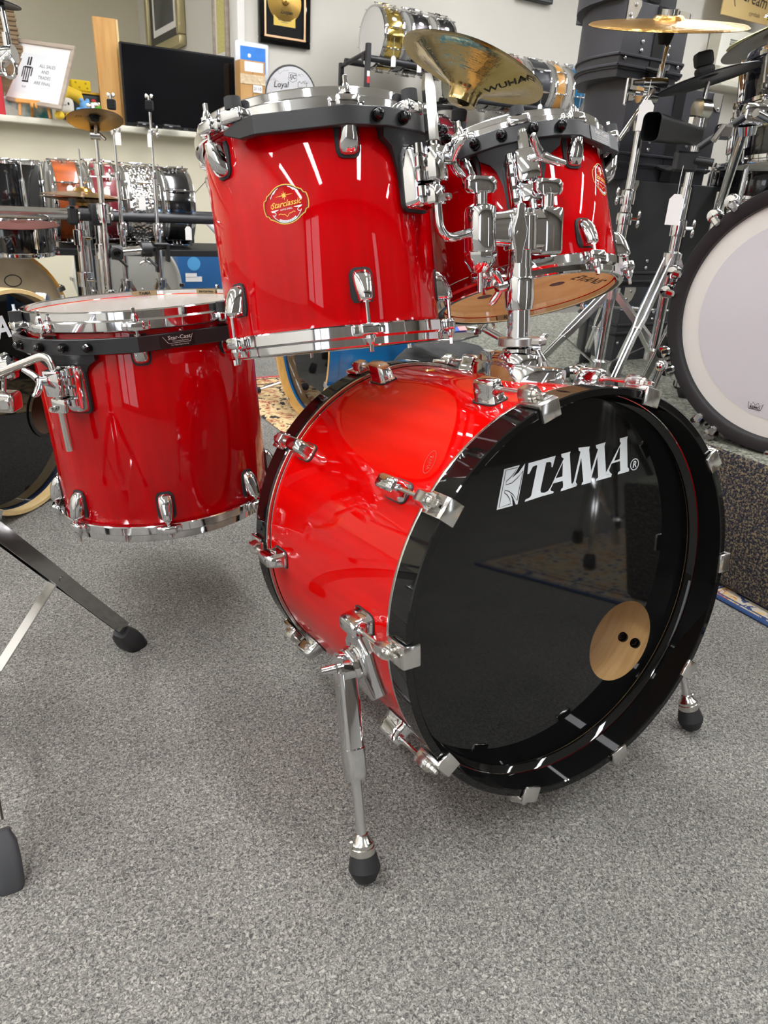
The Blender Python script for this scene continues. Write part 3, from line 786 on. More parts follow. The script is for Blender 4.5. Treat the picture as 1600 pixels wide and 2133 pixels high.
def wing(p, axis, span, name='wing_bolt', par=hold, s=1.0, hint=None):
    """two-eared wing bolt at p, its shank along axis, ears along span"""
    F = frame(p, axis, span) @ Matrix.Scale(s, 4); b = MB()
    b.cyl((0, 0, -.012), (0, 0, .006), .0042, seg=12, M=F); b.cyl((0, 0, .0), (0, 0, .012), .0075, .0065, seg=18, M=F)
    for sx in (-1, 1):
        b.loft([[(sx*x_, p_[0]*wy, z_+p_[1]*wz) for p_ in [(math.cos(2*PI*k/12), math.sin(2*PI*k/12)) for k in range(12)]] for x_, z_, wy, wz in ((.003, .006, .0058, .0052), (.009, .009, .0046, .0052), (.015, .013, .0036, .0062), (.020, .016, .0030, .0060), (.0225, .0175, .0015, .0035))], F)
    return b.build(name, CHROME, par, X=inv(par), ang=45)
wing(PY(1112, 722, 1.085), V((.9, -.3, .05)), V((0, .1, 1)), s=.9)
b = MB(); b.lathe([(.0165, h[720]), (.0165, h[520])], 32, PW); b.build('post', CHROME, hold, X=HX)
b = MB(); b.lathe([(.0165, h[645]), (.0195, h[645]+.001), (.0215, h[640]+.012), (.0215, h[577]-.003), (.0205, h[577]), (.0165, h[577])], 36, PW); b.lathe([(.0178, h[577]), (.0178, h[570]+.008)], 32, PW); b.build('post_sleeve', CHROME, hold, X=HX, ang=30)
wing(PB + PD*(h[577]-.012) + V((-.022, -.008, 0)), V((-1, -.5, -.2)), V((.25, -.1, 1)), s=1.15)
b = MB(); b.lathe([(.017, h[522]), (.0225, h[522]), (.0235, h[522]+.001), (.0235, h[445]-.004), (.0205, h[445]-.001), (.0190, h[445]), (.0190, h[436]-.001), (.0175, h[436]), (.001, h[436])], 40, PW)
# left arm and its vertical barrel
K1 = PY(1001, 478, 1.095); K2 = PY(1132, 482, 1.135)
def arm_block(b, P, w0, w1, zc0, zc1):
    d = (P - (PB+PD*h[520])); a = (P - PB); o_ = PB + PD*a.dot(PD); dx = (P-o_); L_ = dx.length
    F = frame(o_, PD, dx)
    sec = lambda x_, w_, h_, z_: [(x_, p[0]*w_, z_+p[1]*h_) for p in rrect(1, 1, .28, 4)]
    b.loft([sec(.010, w0, zc0, 0), sec(L_*.5, (w0+w1)/2, (zc0+zc1)/2, 0), sec(L_, w1, zc1, 0)], F)
    return F, L_
F1, L1 = arm_block(b, K1, .030, .026, .052, .040)
b.lathe([(.0155, -.034), (.020, -.033), (.0225, -.028), (.0225, .022), (.0205, .029), (.016, .032), (.001, .032)], 36, frame(K1, PD, BN))
b.lathe([(.0225, -.028), (.024, -.030), (.0235, -.042), (.014, -.056), (.010, -.058), (.001, -.058)], 10, frame(K1, PD, BN))
b.cyl((0, 0, -.058), (0, 0, -.084), .0038, seg=12, M=frame(K1, PD, BN))
F2, L2 = arm_block(b, K2, .034, .036, .056, .062)
b.box((.004, 0, 0), (.040, .036, .066), frame(K2, PD, BE1), bev=.006, bseg=2)
b.build('double_clamp', CHROME, hold, X=HX, ang=32)
def tknob(P, nm='tee_knob'):
    F = frame(P, PD, BE1); b = MB()
    b.cyl((0, 0, -.006), (0, 0, .014), .0095, seg=20, M=F)
    b.loft([[(p[0]*sx, p[1]*sy, z_) for p in rrect(1, 1, .3, 4)] for z_, sx, sy in ((.011, .020, .012), (.013, .040, .016), (.018, .050, .017), (.029, .050, .017), (.034, .040, .015), (.0345, .030, .010))], F)
    return b.build(nm, CHROME, hold, X=HX, ang=40)
tknob(K1 + PD*.034); tknob(K2 + PD*.036 + BE1*.006)
b = MB(); F = frame(PB + PD*((h[520]+h[445])/2) - V((.004, .024, 0)), V((.1, -1, 0)), PD)
b.loft([[(x_, p[0]*wy, p[1]*.006) for p in rrect(1, 1, .3, 3)] for x_, wy in ((-.040, .010), (-.022, .013), (-.004, .024), (.006, .024), (.022, .013), (.036, .012), (.038, .006))], F); b.cyl((-.001, 0, 0), (-.001, 0, .006), .0055, seg=16, M=F)
b.build('lock_lever', CHROME, hold, X=HX, ang=40)
# ------------------------------------------------------------------ toms
CLEAR = film('clear_drum_skin', '#e8e2d8', .06); COATED = film('frosted_drum_skin', '#dfe0de', .55, .22); SMOKE = film('clear_batter_skin', '#f0efec', .12)
def edge_print(t, F, R, z, th, s_, size=.0075):
    """small dark maker's mark printed round the collar of a clear head"""
    b = MB(); r = R
    vs, fs = text_faces(s_, size, .2, .0001)
    b.vf([((r-.001+0*v[1])*math.cos(th-v[0]/r), (r-.001)*math.sin(th-v[0]/r), z+v[1]) for v in vs], fs)
    return b
def clamp_on(t, Rs, L, th, z, rod, side=1, h_=.080, w_=.050):
    """chrome hinged clamp on the bracket plate; holds the rod of the arm"""
    Fm = t.matrix_basis
    M = on_shell(rad(th), z, Rs+.0085, 1)
    b = MB(); b.loft([[(p[0]*sx, p[1]*sy, zz) for p in rrect(w_, h_, .008, 4)] for zz, sx, sy in ((-.002, 1.06, 1.04), (.004, 1.04, 1.02), (.014, .96, .97), (.018, .86, .90))], M)
    b.build('clamp_base', CHROME, t, ang=40)
    b = MB(); b.prism(rrect(w_*1.16, h_*1.1, .010), -.006, -.001, M); b.build('clamp_gasket', RUBBER, t)
    b = MB()
    b.box((side*.004, .012, .030), (.034, .046, .026), M, bev=.006, bseg=2); b.box((side*.004, -.026, .026), (.030, .026, .022), M, bev=.004, bseg=2)
    for y in (-.022, -.004, .014, .030): b.cyl((-side*.018, y-.006, .021), (-side*.018, y+.006, .021), .0065, seg=14, M=M)
    b.cyl((side*.012, -.030, .034), (side*.012, -.030, .044), .0055, seg=6, M=M); b.cyl((side*.012, -.030, .044), (side*.012, -.030, .047), .0035, seg=10, M=M)
    b.build('clamp_jaw', CHROME, t, ang=35)
    b = MB(); b.cyl((side*.010, .018, .038), (side*.026, .018, .044), .0085, .0075, seg=18, M=M)
    for s2 in (-1, 1):
        W2 = M @ T((side*.022, .018, .045)) @ RY(side*rad(35)) @ RZ(rad(-35))
        b.loft([[(s2*x_, p_[0]*wy, z_+p_[1]*wz) for p_ in [(math.cos(2*PI*k/12), math.sin(2*PI*k/12)) for k in range(12)]] for x_, z_, wy, wz in ((.003, .002, .0085, .006), (.012, .005, .0075, .006), (.022, .010, .0060, .0070), (.030, .015, .0050, .0065), (.033, .017, .002, .003))], W2)
    b.build('clamp_wing_bolt', CHROME, t, ang=45)
    return Fm @ M
def scaled(c, s_): return CLOC + (V(c)-CLOC)*s_
def axis(az, el): return V((math.cos(el)*math.cos(az), math.cos(el)*math.sin(az), math.sin(el)))
s1, s2, s3 = 1.04, 1.17, 1.13
n1 = V((-.158, .196, .9754)).normalized(); n3 = V((-.098, .0313, .9962)).normalized(); L1T = .3170; L3T = .356*s3+.008
_, n2, _ = axis(2.427, 1.349), axis(2.118, 1.144), axis(-.368, 1.658)
t1, F1t = make_tom('larger red hanging tom with a round gold badge, left of the chrome post', scaled((-.132, 1.138, .914), s1)+V((0, .008, .001)), n1, L1T, .165*s1, .1535*s1,
    (-50, 15, 75, 135, 195, 250), (-52, 15, 79, 135, 195, 250), RED, SMOKE, CLEAR,
    dict(th0=-38, th1=112, corners=[-23, 13.5, 31, 48, 66, 84, 98], bolts=[26, 38.5, 66, 80], plate=(50, .027), labels=[], zo=(.0275, .0500), tail=.144).values(), badge_at=(-16.5, .187, rad(4), .72), rubber=((-33, 1), (47, 1)))
C1 = clamp_on(t1, .1535*s1, L1T, 50, L1T-.104, None, 1, h_=.078)
t2, F2t = make_tom('smaller red hanging tom, right of the chrome post', scaled((.146, 1.174, .894), s2), n2, .207*s2, .1395*s2, .128*s2,
    (-22, 39, 85, 140, 200, 260), (-22, 40, 88, 145, 205, 265), RED, SMOKE, CLEAR,
    dict(th0=-27, th1=86, corners=[-18, -3, 12, 26, 38.5, 78], bolts=[-14, -1, 13.7, 27.4], plate=(7, .027), labels=[(0, 0, 59)], zo=(.0255, .0490), tail=.146).values(), badge_at=(67, .150, 0, .72), rubber=((8, 1), (84, 1)), lz=(.061, .056), hd=(.0115, .0265))
C2 = clamp_on(t2, .128*s2, .207*s2, 7, .207*s2-.104, None, 1, h_=.080)
t3, F3t = make_tom('deep red floor tom with a clear top head, held by a chrome arm at left', scaled((-.431, 1.248, .652), s3), n3, L3T, .19*s3, .179*s3,
    (-48, -3, 42, 87, 132, 177, 222, 267), (-52, -3, 46, 87, 132, 177, 222, 270), RED, COATED, CLEAR,
    dict(th0=-108, th1=62, corners=[-76, -60, -48, -36, -22, -3, 42], bolts=[-62.7, -47, -34.4, -23.3], plate=(-40, .030), labels=[(0, 0, 14)], zo=(.0405, .0660), tail=.164).values(), rubber=((-70, 1), (38, 1)), lz=(.061, .062), ls=(1.2, 1, 1), hd=(.0150, .0320))
C3 = clamp_on(t3, .179*s3, L3T, -38, L3T-.121, None, -1, h_=.084, w_=.054)
# marks on the heads
def head_text(t, L, R, top, items):
    z = L-.0098 if top else .0100
    for s_, size, x, y, rot, shear in items:
        b = MB(); vs, fs = text_faces(s_, size, shear, size*.02)
        M = Matrix.Translation((x, y, z)) @ RZ(rot)
        if not top: M = M @ RX(PI)
        b.vf([(v[0], v[1], .0004) for v in vs], fs, M)
        b.build('head_print', PRINTBLACK, t, ang=0)
L2_ = .207*s2; R2_ = .128*s2
head_text(t2, L2_, R2_, False, [('EVANS', .030, .019, .100, rad(150), .2)])
b = MB(); b.disc(.0125, .0096, 24, T((.036, .050, 0))); b.build('head_dot', PRINTGREY, t2, ang=0)
b = MB(); b.disc(.0125, .0096, 24, T((.053, -.068, 0))); b.build('head_dot', PRINTGREY, t2, ang=0)
LBLM = mat('kraft_label', '#8a7452', .7)
def rim_label(t, R, L, th, s_, top, size=.009):
    """maker's label inside the head collar"""
    z = (L-.0055) if top else .0055
    b = MB(); r = R-.0072; vs, fs = [], []
    for k in range(9):
        a = th + (k-4)/8*.05/r
        vs += [(r*math.cos(a), r*math.sin(a), z-.005), (r*math.cos(a), r*math.sin(a), z+.005)]
        if k: fs.append((2*k-2, 2*k, 2*k+1, 2*k-1))
    b.vf(vs, fs); b.build('rim_label', LBLM, t, ang=0)
    b = MB(); vv, ff = text_faces(s_, size, .2, .0002); q = -1 if top else 1
    b.vf([((r-.0006)*math.cos(th-v[0]/r), (r-.0006)*math.sin(th-v[0]/r), z+(v[1])*(1 if top else -1)) for v in vv] if top else [((r-.0006)*math.cos(th+v[0]/r), (r-.0006)*math.sin(th+v[0]/r), z+v[1]) for v in vv], ff); b.build('label_print', PRINTBLACK, t, ang=0)
rim_label(t3, .179*s3, L3T, rad(176), 'TAMA', True); rim_label(t3, .179*s3, L3T, rad(135), 'Star-Cast Hoop', True, .006)
rim_label(t1, .1535*s1, L1T, rad(155), 'TAMA', False); rim_label(t1, .1535*s1, L1T, rad(200), 'Star-Cast Hoop', False, .006)
rim_label(t2, .128*s2, .207*s2, rad(195), 'TAMA', False)
b = MB(); vs, fs = text_faces('Star-Cast', .020, .2, .0006); b.vf([(v[0], v[1], 0) for v in vs], fs, T((-.175, -.018, L3T-.0098)) @ RZ(rad(95)))
b.build('head_print', mat('pink_print', '#b13a78', .6), t3, ang=0)

# arms of the holder
def armrod(par, pts, r, m=CHROME, name='arm_rod', rr=.03):
    b = MB(); b.tube(smoothpath(pts, rr), r, 18); return b.build(name, m, par, X=inv(par), ang=50)
a1 = C1 @ V((.004, 0, .030)); ax1 = (C1.to_3x3() @ V((0, 1, 0))).normalized()
top1 = a1 + ax1*.105; low1 = a1 - ax1*.070
armrod(hold, [top1 + ax1*.0, a1, a1 - ax1*.085, K1 + PD*.0], .0058*1.1)
b = MB(); Fh = frame(a1 + ax1*.040, ax1); b.lathe([(.0075, 0), (.0088, .001), (.0088, .066), (.006, .080), (.001, .080)], 6, Fh); b.build('rod_end', NICKEL, hold, X=HX, ang=20)
a2 = C2 @ V((.004, 0, .030)); ax2 = (C2.to_3x3() @ V((0, 1, 0))).normalized()
armrod(hold, [a2 + ax2*.062, a2, a2 - ax2*.055, K2 + PD*.020 - BE1*.012, K2 + PD*.0 - BE1*.012], .0058*1.1, rr=.02)
b = MB(); Fh = frame(a2 + ax2*.034, ax2); b.lathe([(.0075, 0), (.0088, .001), (.0088, .018), (.006, .030), (.001, .030)], 6, Fh); b.build('rod_end', NICKEL, hold, X=HX, ang=20)
# ------------------------------------------------------------------ general shop stock: drums, stands, cymbals, tags
_cache = {}
def hoop_prof(R, kind):
    if kind == 'flange': return [(R-.004, 0), (R, -.001), (R+.003, -.0005), (R+.0035, -.002), (R+.001, -.003), (R+.001, -.013), (R+.006, -.0145), (R+.0065, -.017), (R-.001, -.0175), (R-.004, -.010)]
    if kind == 'cast': return [(R-.005, 0), (R+.002, 0), (R+.003, -.002), (R+.003, -.010), (R+.007, -.012), (R+.007, -.022), (R, -.024), (R-.005, -.008)]
    return [(R-.004, .001), (R+.005, .001), (R+.0065, -.001), (R+.0065, -.037), (R+.005, -.0385), (R-.004, -.0385)]
def gdrum(name, label, M, R, L, shell, hoopm, n=8, hk='flange', lug='tube', top=None, bot=None, lugm=None, group=None, a0=0.0, cat='drum', recess=.006, strainer=None):
    """a drum standing on z=0..L (local); z is its axis"""
    t = thing(name, label, cat, M, group); lugm = lugm or CHROME
    wood = hk == 'wood'; z0 = .030 if wood else .008; seg = 64
    b = MB(); b.lathe([(R-.006, z0), (R-.001, z0-.003), (R, z0), (R, L-z0), (R-.001, L-z0+.003), (R-.006, L-z0)], seg, closed=True); b.build('shell', shell, t)
    for up in (True, False):
        key = ('hoop', R, L, hk, up, hoopm.name)
        if key not in _cache:
            b = MB(); b.lathe(hoop_prof(R, hk), seg, closed=True)
            if not wood:
                for k in range(n):
                    e = on_shell(a0+2*PI*k/n, 0, R, 1); b.box((0, -.0145, .008), (.018, .006, .013), e, bev=.0015)
            _cache[key] = b.mesh('hoop', hoopm, X=T((0, 0, L)) if up else Matrix.Diagonal((1, 1, -1, 1)), ang=30)
        link('hoop', _cache[key], t)
        hm = top if up else bot
        zz = (L-.038 if up else .038) if (wood and recess > .02) else (L-recess if up else recess)
        b = MB(); b.disc(R-.003, zz, seg, rings=2); b.build('head', hm or COATED, t, ang=0)
    key = ('lug', L, lug, lugm.name, hk)
    if key not in _cache:
        b = MB()
        if lug == 'tube':
            b.cyl((0, -.026, .014), (0, .026, .014), .0055, seg=10); b.ball((0, -.026, .014), .0072, seg=10, rings=6); b.ball((0, .026, .014), .0072, seg=10, rings=6); b.cyl((0, 0, 0), (0, 0, .013), .0075, .006, seg=10); b.cyl((0, -.018, 0), (0, -.018, .012), .004, seg=8); b.cyl((0, .018, 0), (0, .018, .012), .004, seg=8)
        elif lug == 'long':
            b.box((0, 0, .008), (.016, max(.05, L*.55), .016), bev=.004, bseg=2); b.box((0, 0, .012), (.010, L*.58, .012), bev=.003)
        else:
            for s_ in (-1, 1): b.box((0, s_*(L/2-.055), .009), (.019, .042, .018), bev=.005, bseg=2); b.cyl((0, s_*(L/2-.038), .013), (0, s_*(L/2-.028), .013), .005, seg=10)
        _cache[key] = b.mesh('lug', lugm)
        b = MB(); hz_ = L/2-.012 if not wood else L/2-.01
        in_ = .026 if lug == 'tube' else (L*.28 if lug == 'long' else L/2-.04)
        b.cyl((0, -hz_, .0125), (0, hz_, .0125), .0024, seg=8)
        for s_ in (-1, 1):
            b.cyl((0, s_*(hz_-.001), .0125), (0, s_*(hz_+.006), .0125), .0048, .0038, seg=10); b.box((0, s_*(hz_+.009), .0125), (.005, .008, .005))
            if wood: b.box((0, s_*(L/2-.012), .0145), (.020, .034, .012), bev=.003); b.box((0, s_*(L/2+.003), .004), (.020, .005, .026), bev=.0015)
        _cache[key+(1,)] = b.mesh('tension_rod', lugm)
    for k in range(n):
        Mk = on_shell(a0+2*PI*k/n, L/2, R, 1); link('lug', _cache[key], t, Mk); link('tension_rod', _cache[key+(1,)], t, Mk)
    if strainer is not None:
        Mk = on_shell(strainer, L/2, R, 1); b = MB()
        b.box((0, 0, .009), (.030, L*.46, .018), Mk, bev=.004, bseg=2); b.cyl((0, L*.10, .018), (0, L*.10, .030), .008, seg=12, M=Mk); b.box((.006, -.004, .026), (.010, .050, .008), Mk, bev=.003)
        b.build('strainer', lugm, t)
    return t
def snare_badge(t, R, L, th, m, w_=.026, h_=.036):
    Mk = on_shell(th, L/2, R, 1); b = MB(); b.prism([(w_/2*math.cos(2*PI*k/20), h_/2*math.sin(2*PI*k/20)) for k in range(20)], -.001, .0018, Mk); b.build('badge', m, t)
def along(p, d, xh=(0, 0, 1)): return frame(p, d, xh)

def tripod(par, base, zf, zhub, zcol, spread, rot, m=CHROME, X=None, pole_r=.0125, w_=.022):
    """double-braced tripod: three strap legs, three struts, three rubber feet"""
    base = V(base); X = X if X is not None else inv(par)
    b = MB(); b.lathe([(pole_r, zhub-.025), (pole_r+.010, zhub-.020), (pole_r+.010, zhub+.008), (pole_r+.003, zhub+.012), (pole_r, zhub+.014)], 20, T((base.x, base.y, 0))); b.build('hub', m, par, X=X)
    b = MB(); b.lathe([(pole_r, zcol-.018), (pole_r+.011, zcol-.016), (pole_r+.011, zcol+.016), (pole_r+.002, zcol+.02), (pole_r, zcol+.021)], 20, T((base.x, base.y, 0))); b.build('collar', m, par, X=X)
    for k in range(3):
        a = rot + 2*PI*k/3; d = V((math.cos(a), math.sin(a), 0)); q = V((-d.y, d.x, 0))
        top = V((base.x, base.y, zcol)) + d*.016; ft = V((base.x, base.y, zf+.022)) + d*spread
        mid = top.lerp(ft, .52); hub = V((base.x, base.y, zhub)) + d*.018
        b = MB()
        for s_ in (-1, 1):
            o_ = q*s_*w_*.42
            n_ = (ft-top).normalized().cross(q).normalized()
            pts = [top+o_, top.lerp(ft, .45)+o_, top.lerp(ft, .56)+o_*.5, ft+o_*.5]
            b.loft([[p+q*.0016+n_*.0085, p-q*.0016+n_*.0085, p-q*.0016-n_*.0085, p+q*.0016-n_*.0085] for p in pts])
        b.cyl(mid-q*w_*.5, mid+q*w_*.5, .0045, seg=10)
        lg = b.build('leg', m, par, X=X)
        b = MB(); n2 = (hub-mid).normalized().cross(q).normalized()
        b.loft([[p+q*.0075+n2*.0016, p-q*.0075+n2*.0016, p-q*.0075-n2*.0016, p+q*.0075-n2*.0016] for p in (mid, hub)]); b.build('strut', m, par, X=X)
        b = MB(); dn_ = (ft-top).normalized(); Ff = frame(ft-dn_*.030, (dn_+V((0, 0, -.6))).normalized(), q)
        b.loft([[(p[0]*sx, p[1]*sy, z_) for p in rrect(1, 1, .25, 3)] for z_, sx, sy in ((0, .026, .020), (.012, .034, .026), (.040, .036, .030), (.047, .028, .022))], Ff)
        b.build('rubber_foot', RUBBER, par, X=X)
def clampring(par, p, r, m=CHROME, wingdir=None, hgt=.030, X=None, axis_=(0, 0, 1)):
    X = X if X is not None else inv(par); F = frame(p, axis_); b = MB()
    b.lathe([(r*.7, -hgt/2), (r+.006, -hgt/2+.001), (r+.007, 0), (r+.006, hgt/2-.004), (r+.001, hgt/2), (r*.7, hgt/2)], 20, F)
    if wingdir is not None:
        wd = V(wingdir).normalized()
        b.cyl(V(p)+wd*r, V(p)+wd*(r+.022), .005, seg=10)
        for s_ in (-1, 1): b.ball(V(p)+wd*(r+.024)+V((0, 0, s_*.012)), .009, seg=10, rings=6, sc=(.55, .55, 1.3))
    return b.build('height_clamp', m, par, X=X)
def pole(par, p0, p1, r, m=CHROME, name='tube'):
    b = MB(); b.cyl(p0, p1, r, seg=18); return b.build(name, m, par, X=inv(par))
def cym_mat(name, c1, c2, rough=.28, metal=1.0, dist=.0006):
    """bronze with lathe rings and soft hammer marks"""
    m, nt, p = nodes(name); L = nt.links; N = nt.nodes.new
    tc = N('ShaderNodeTexCoord'); ns = N('ShaderNodeTexNoise'); ns.inputs['Scale'].default_value = 7; ns.inputs['Detail'].default_value = 4; L.new(tc.outputs['Object'], ns.inputs[0])
    r = N('ShaderNodeValToRGB'); r.color_ramp.elements[0].color = hexc(c1); r.color_ramp.elements[1].color = hexc(c2); r.color_ramp.elements[0].position = .35; r.color_ramp.elements[1].position = .7
    L.new(ns.outputs[0], r.inputs[0]); L.new(r.outputs[0], p.inputs['Base Color'])
    p.inputs['Metallic'].default_value = metal; p.inputs['Roughness'].default_value = rough
    g = N('ShaderNodeVectorMath'); g.operation = 'LENGTH'; sp = N('ShaderNodeSeparateXYZ'); cb_ = N('ShaderNodeCombineXYZ')
    L.new(tc.outputs['Object'], sp.inputs[0]); L.new(sp.outputs[0], cb_.inputs[0]); L.new(sp.outputs[1], cb_.inputs[1]); L.new(cb_.outputs[0], g.inputs[0])
    mu = N('ShaderNodeMath'); mu.operation = 'MULTIPLY'; mu.inputs[1].default_value = 900; L.new(g.outputs['Value'], mu.inputs[0])
    si = N('ShaderNodeMath'); si.operation = 'SINE'; L.new(mu.outputs[0], si.inputs[0])
    vo = N('ShaderNodeTexNoise'); vo.inputs['Scale'].default_value = 45; L.new(tc.outputs['Object'], vo.inputs[0])
    ad = N('ShaderNodeMath'); ad.operation = 'MULTIPLY_ADD'; ad.inputs[1].default_value = .03; L.new(si.outputs[0], ad.inputs[0]); L.new(vo.outputs[0], ad.inputs[2])
    b = N('ShaderNodeBump'); b.inputs['Strength'].default_value = .5; b.inputs['Distance'].default_value = dist*3; L.new(ad.outputs[0], b.inputs['Height']); L.new(b.outputs[0], p.inputs['Normal'])
    return m
BRONZE = cym_mat('bronze_cymbal', '#c9a55c', '#b5904a'); BRONZE2 = cym_mat('antique_bronze_cymbal', '#b99a62', '#9c7f4c', .24)
DARKCYM = mat('black_practice_cymbal', '#1d1d1f', .35, bump=(60, .25, .003))
BROWNCYM = mat('brown_practice_cymbal', '#5a3a35', .85, spec=.08)
def cymbal(label, p, n, D, m, kind='std', xh=None, stand_top=True, felt=True):
    F = frame(p, n, xh); t = thing('cymbal', label, 'cymbal', F); R = D/2; b = MB()
    if kind == 'std': prof = [(R, 0), (R*.75, R*.045), (R*.45, R*.085), (R*.24, R*.105), (R*.225, R*.115), (R*.19, R*.165), (R*.12, R*.205), (.006, R*.22)]
    elif kind == 'flat': prof = [(R, 0), (R*.97, R*.02), (R*.5, R*.05), (R*.2, R*.07), (R*.17, R*.11), (.006, R*.13)]
    else: prof = [(R, R*.16), (R*.90, R*.135), (R*.80, R*.14), (R*.70, R*.19), (R*.45, R*.30), (R*.26, R*.40), (R*.205, R*.47), (R*.195, R*.60), (.006, R*.62)]
    prof = prof + [(max(.006, r-.0006), z-.0014) for r, z in prof[::-1]]
    b.lathe(prof, 72, wave=(lambda r, z, a: (r, z+.0012*math.sin(5*a+r*30)*(r/R > .4))) if kind == 'china' else None); b.build('bow', m, t, ang=40)
    zc = prof[7 if kind == 'std' else (5 if kind == 'flat' else 8)][1]
    if felt:
        b = MB(); b.cyl((0, 0, zc), (0, 0, zc+.014), .016, .014, seg=16); b.build('felt', FELT, t)
        b = MB(); b.cyl((0, 0, zc-.022), (0, 0, zc-.002), .014, .019, seg=16); b.build('lower_felt', FELT, t)
        b = MB(); b.cyl((0, 0, zc+.014), (0, 0, zc+.034), .0075, .0065, seg=12)
        for s_ in (-1, 1): b.ball((s_*.013, 0, zc+.030), .009, seg=10, rings=6, sc=(1.4, .5, .9))
        b.build('wing_nut', CHROME, t)
    return t, F @ V((0, 0, zc))
def price_tag(label, p, l_, w_=.030, h_=.062, nrm=None, group='white price tags on strings'):
    """paper tag on a string; p is where the string is tied"""
    p = V(p); nrm = V(nrm) if nrm is not None else (CLOC-p).normalized()
    F = frame(p, V((0, 0, 1)), nrm.cross(V((0, 0, 1)))); t = thing('price_tag', label, 'tag', F, group)
    b = MB(); b.tube([(0, 0, 0), (.001, .002, -l_*.5), (0, 0, -l_-.006)], .0008, 5); b.build('string', STRING, t)
    b = MB(); b.prism([(-w_/2, -l_-h_), (w_/2, -l_-h_), (w_/2, -l_-w_*.35), (w_*.22, -l_), (-w_*.22, -l_), (-w_/2, -l_-w_*.35)], -.0006, .0006, RX(PI/2)); b.build('card', PAPER, t)
    return t
# ------------------------------------------------------------------ left: snare rack under the ledge
def wood(name, c1, c2, coat=.6): return mat(name, c1, .35, 0, coat=coat, noise=(26, 6, c2, .3, .7, (1, 1, .09)))
ORANGEW = wood('orange_bubinga', '#b4571d', '#7d3510'); MAROON = mat('maroon_lacquer', '#7c1826', .3, coat=.8); BLACKSH = mat('black_lacquer', '#0d0d10', .15, coat=1)
def hammered():
    m, nt, p = nodes('hammered_steel'); L = nt.links; p.inputs['Base Color'].default_value = (.74, .73, .71, 1); p.inputs['Metallic'].default_value = 1; p.inputs['Roughness'].default_value = .16
    tc = nt.nodes.new('ShaderNodeTexCoord'); v = nt.nodes.new('ShaderNodeTexVoronoi'); v.inputs['Scale'].default_value = 62; L.new(tc.outputs['Object'], v.inputs[0])
    b = nt.nodes.new('ShaderNodeBump'); b.inputs['Strength'].default_value = 1; b.inputs['Distance'].default_value = .006; L.new(v.outputs['Distance'], b.inputs['Height']); L.new(b.outputs[0], p.inputs['Normal']); return m
HAMMER = hammered(); BLACKSTEEL = mat('black_steel_tube', '#222327', .4)
SKIN = mat('white_drum_skin', '#d9d7d2', .5); SKINGREY = mat('grey_drum_skin', '#c3c3c6', .4); SKINCREAM = mat('cream_drum_skin', '#d5d3bd', .5)
rk = thing('drum_rack', 'low black tube rack holding four snares and a tom under the ledge', 'rack', ROOM @ T((.6, 4, 0))); RKI = inv(rk)
def rbox(par, name, c, d, m, bev=.002):
    b = MB(); b.box(c, d, ROOM, bev=bev); return b.build(name, m, par, X=inv(par))
def rtube(par, name, p, q, r, m, seg=16):
    b = MB(); b.cyl(ROOM @ V(p), ROOM @ V(q), r, seg=seg); return b.build(name, m, par, X=inv(par))
rtube(rk, 'front_rail', (-.55, 3.80, .655), (1.62, 3.80, .655), .021, BLACKSTEEL); rtube(rk, 'back_rail', (-.55, 4.20, .655), (1.62, 4.20, .655), .021, BLACKSTEEL)
rbox(rk, 'shelf_board', (.535, 4.0, .498), (2.17, .44, .030), mat('black_shelf_board', '#131316', .5))
for u, v in ((-.53, 3.80), (.60, 3.80), (1.60, 3.80), (-.53, 4.20), (.60, 4.20), (1.60, 4.20)): rbox(rk, 'upright', (u, v, .338), (.032, .032, .675), BLACKSTEEL)
SN = lambda u, z=.700, v=4.0, roll=0.0: frame(UV(u, v, z), A, (0, 0, 1)) @ RZ(roll)
g_ = 'snares on the low rack'
gdrum('snare_drum', 'orange wood snare on the low rack, chrome hoops', SN(.475), .178, .135, ORANGEW, CHROME, 8, 'flange', 'tube', SKIN, SKIN, group=g_, a0=.3)
gdrum('snare_drum', 'maroon snare on the low rack beside the hammered steel one', SN(.628), .178, .150, MAROON, CHROME, 8, 'cast', 'tube', SKIN, SKIN, group=g_, a0=.1)
gdrum('snare_drum', 'hammered steel snare on the low rack', SN(.792), .178, .160, HAMMER, CHROME, 8, 'cast', 'tube', SKIN, SKIN, group=g_, a0=.2, strainer=2.7)
gdrum('snare_drum', 'black snare with chrome tube lugs at the right end of the low rack', SN(.966), .178, .150, BLACKSH, CHROME, 8, 'cast', 'tube', SKIN, SKIN, group=g_, a0=.35)
gdrum('tom_drum', 'black tom with chrome hoops standing on the low rack', T(UV(.275, 4.0, .514)), .176, .360, BLACKSH, CHROME, 8, 'cast', 'long', SKIN, CLEAR, a0=.2)
price_tag('white tag on the orange snare', UV(.545, 3.805, .80), .02); price_tag('white tag on the hammered steel snare', UV(.855, 3.80, .80), .05); price_tag('white tag below the rail under the black snare', UV(1.06, 3.776, .635), .012); price_tag('white tag on the maroon snare', UV(.70, 3.805, .80), .02)

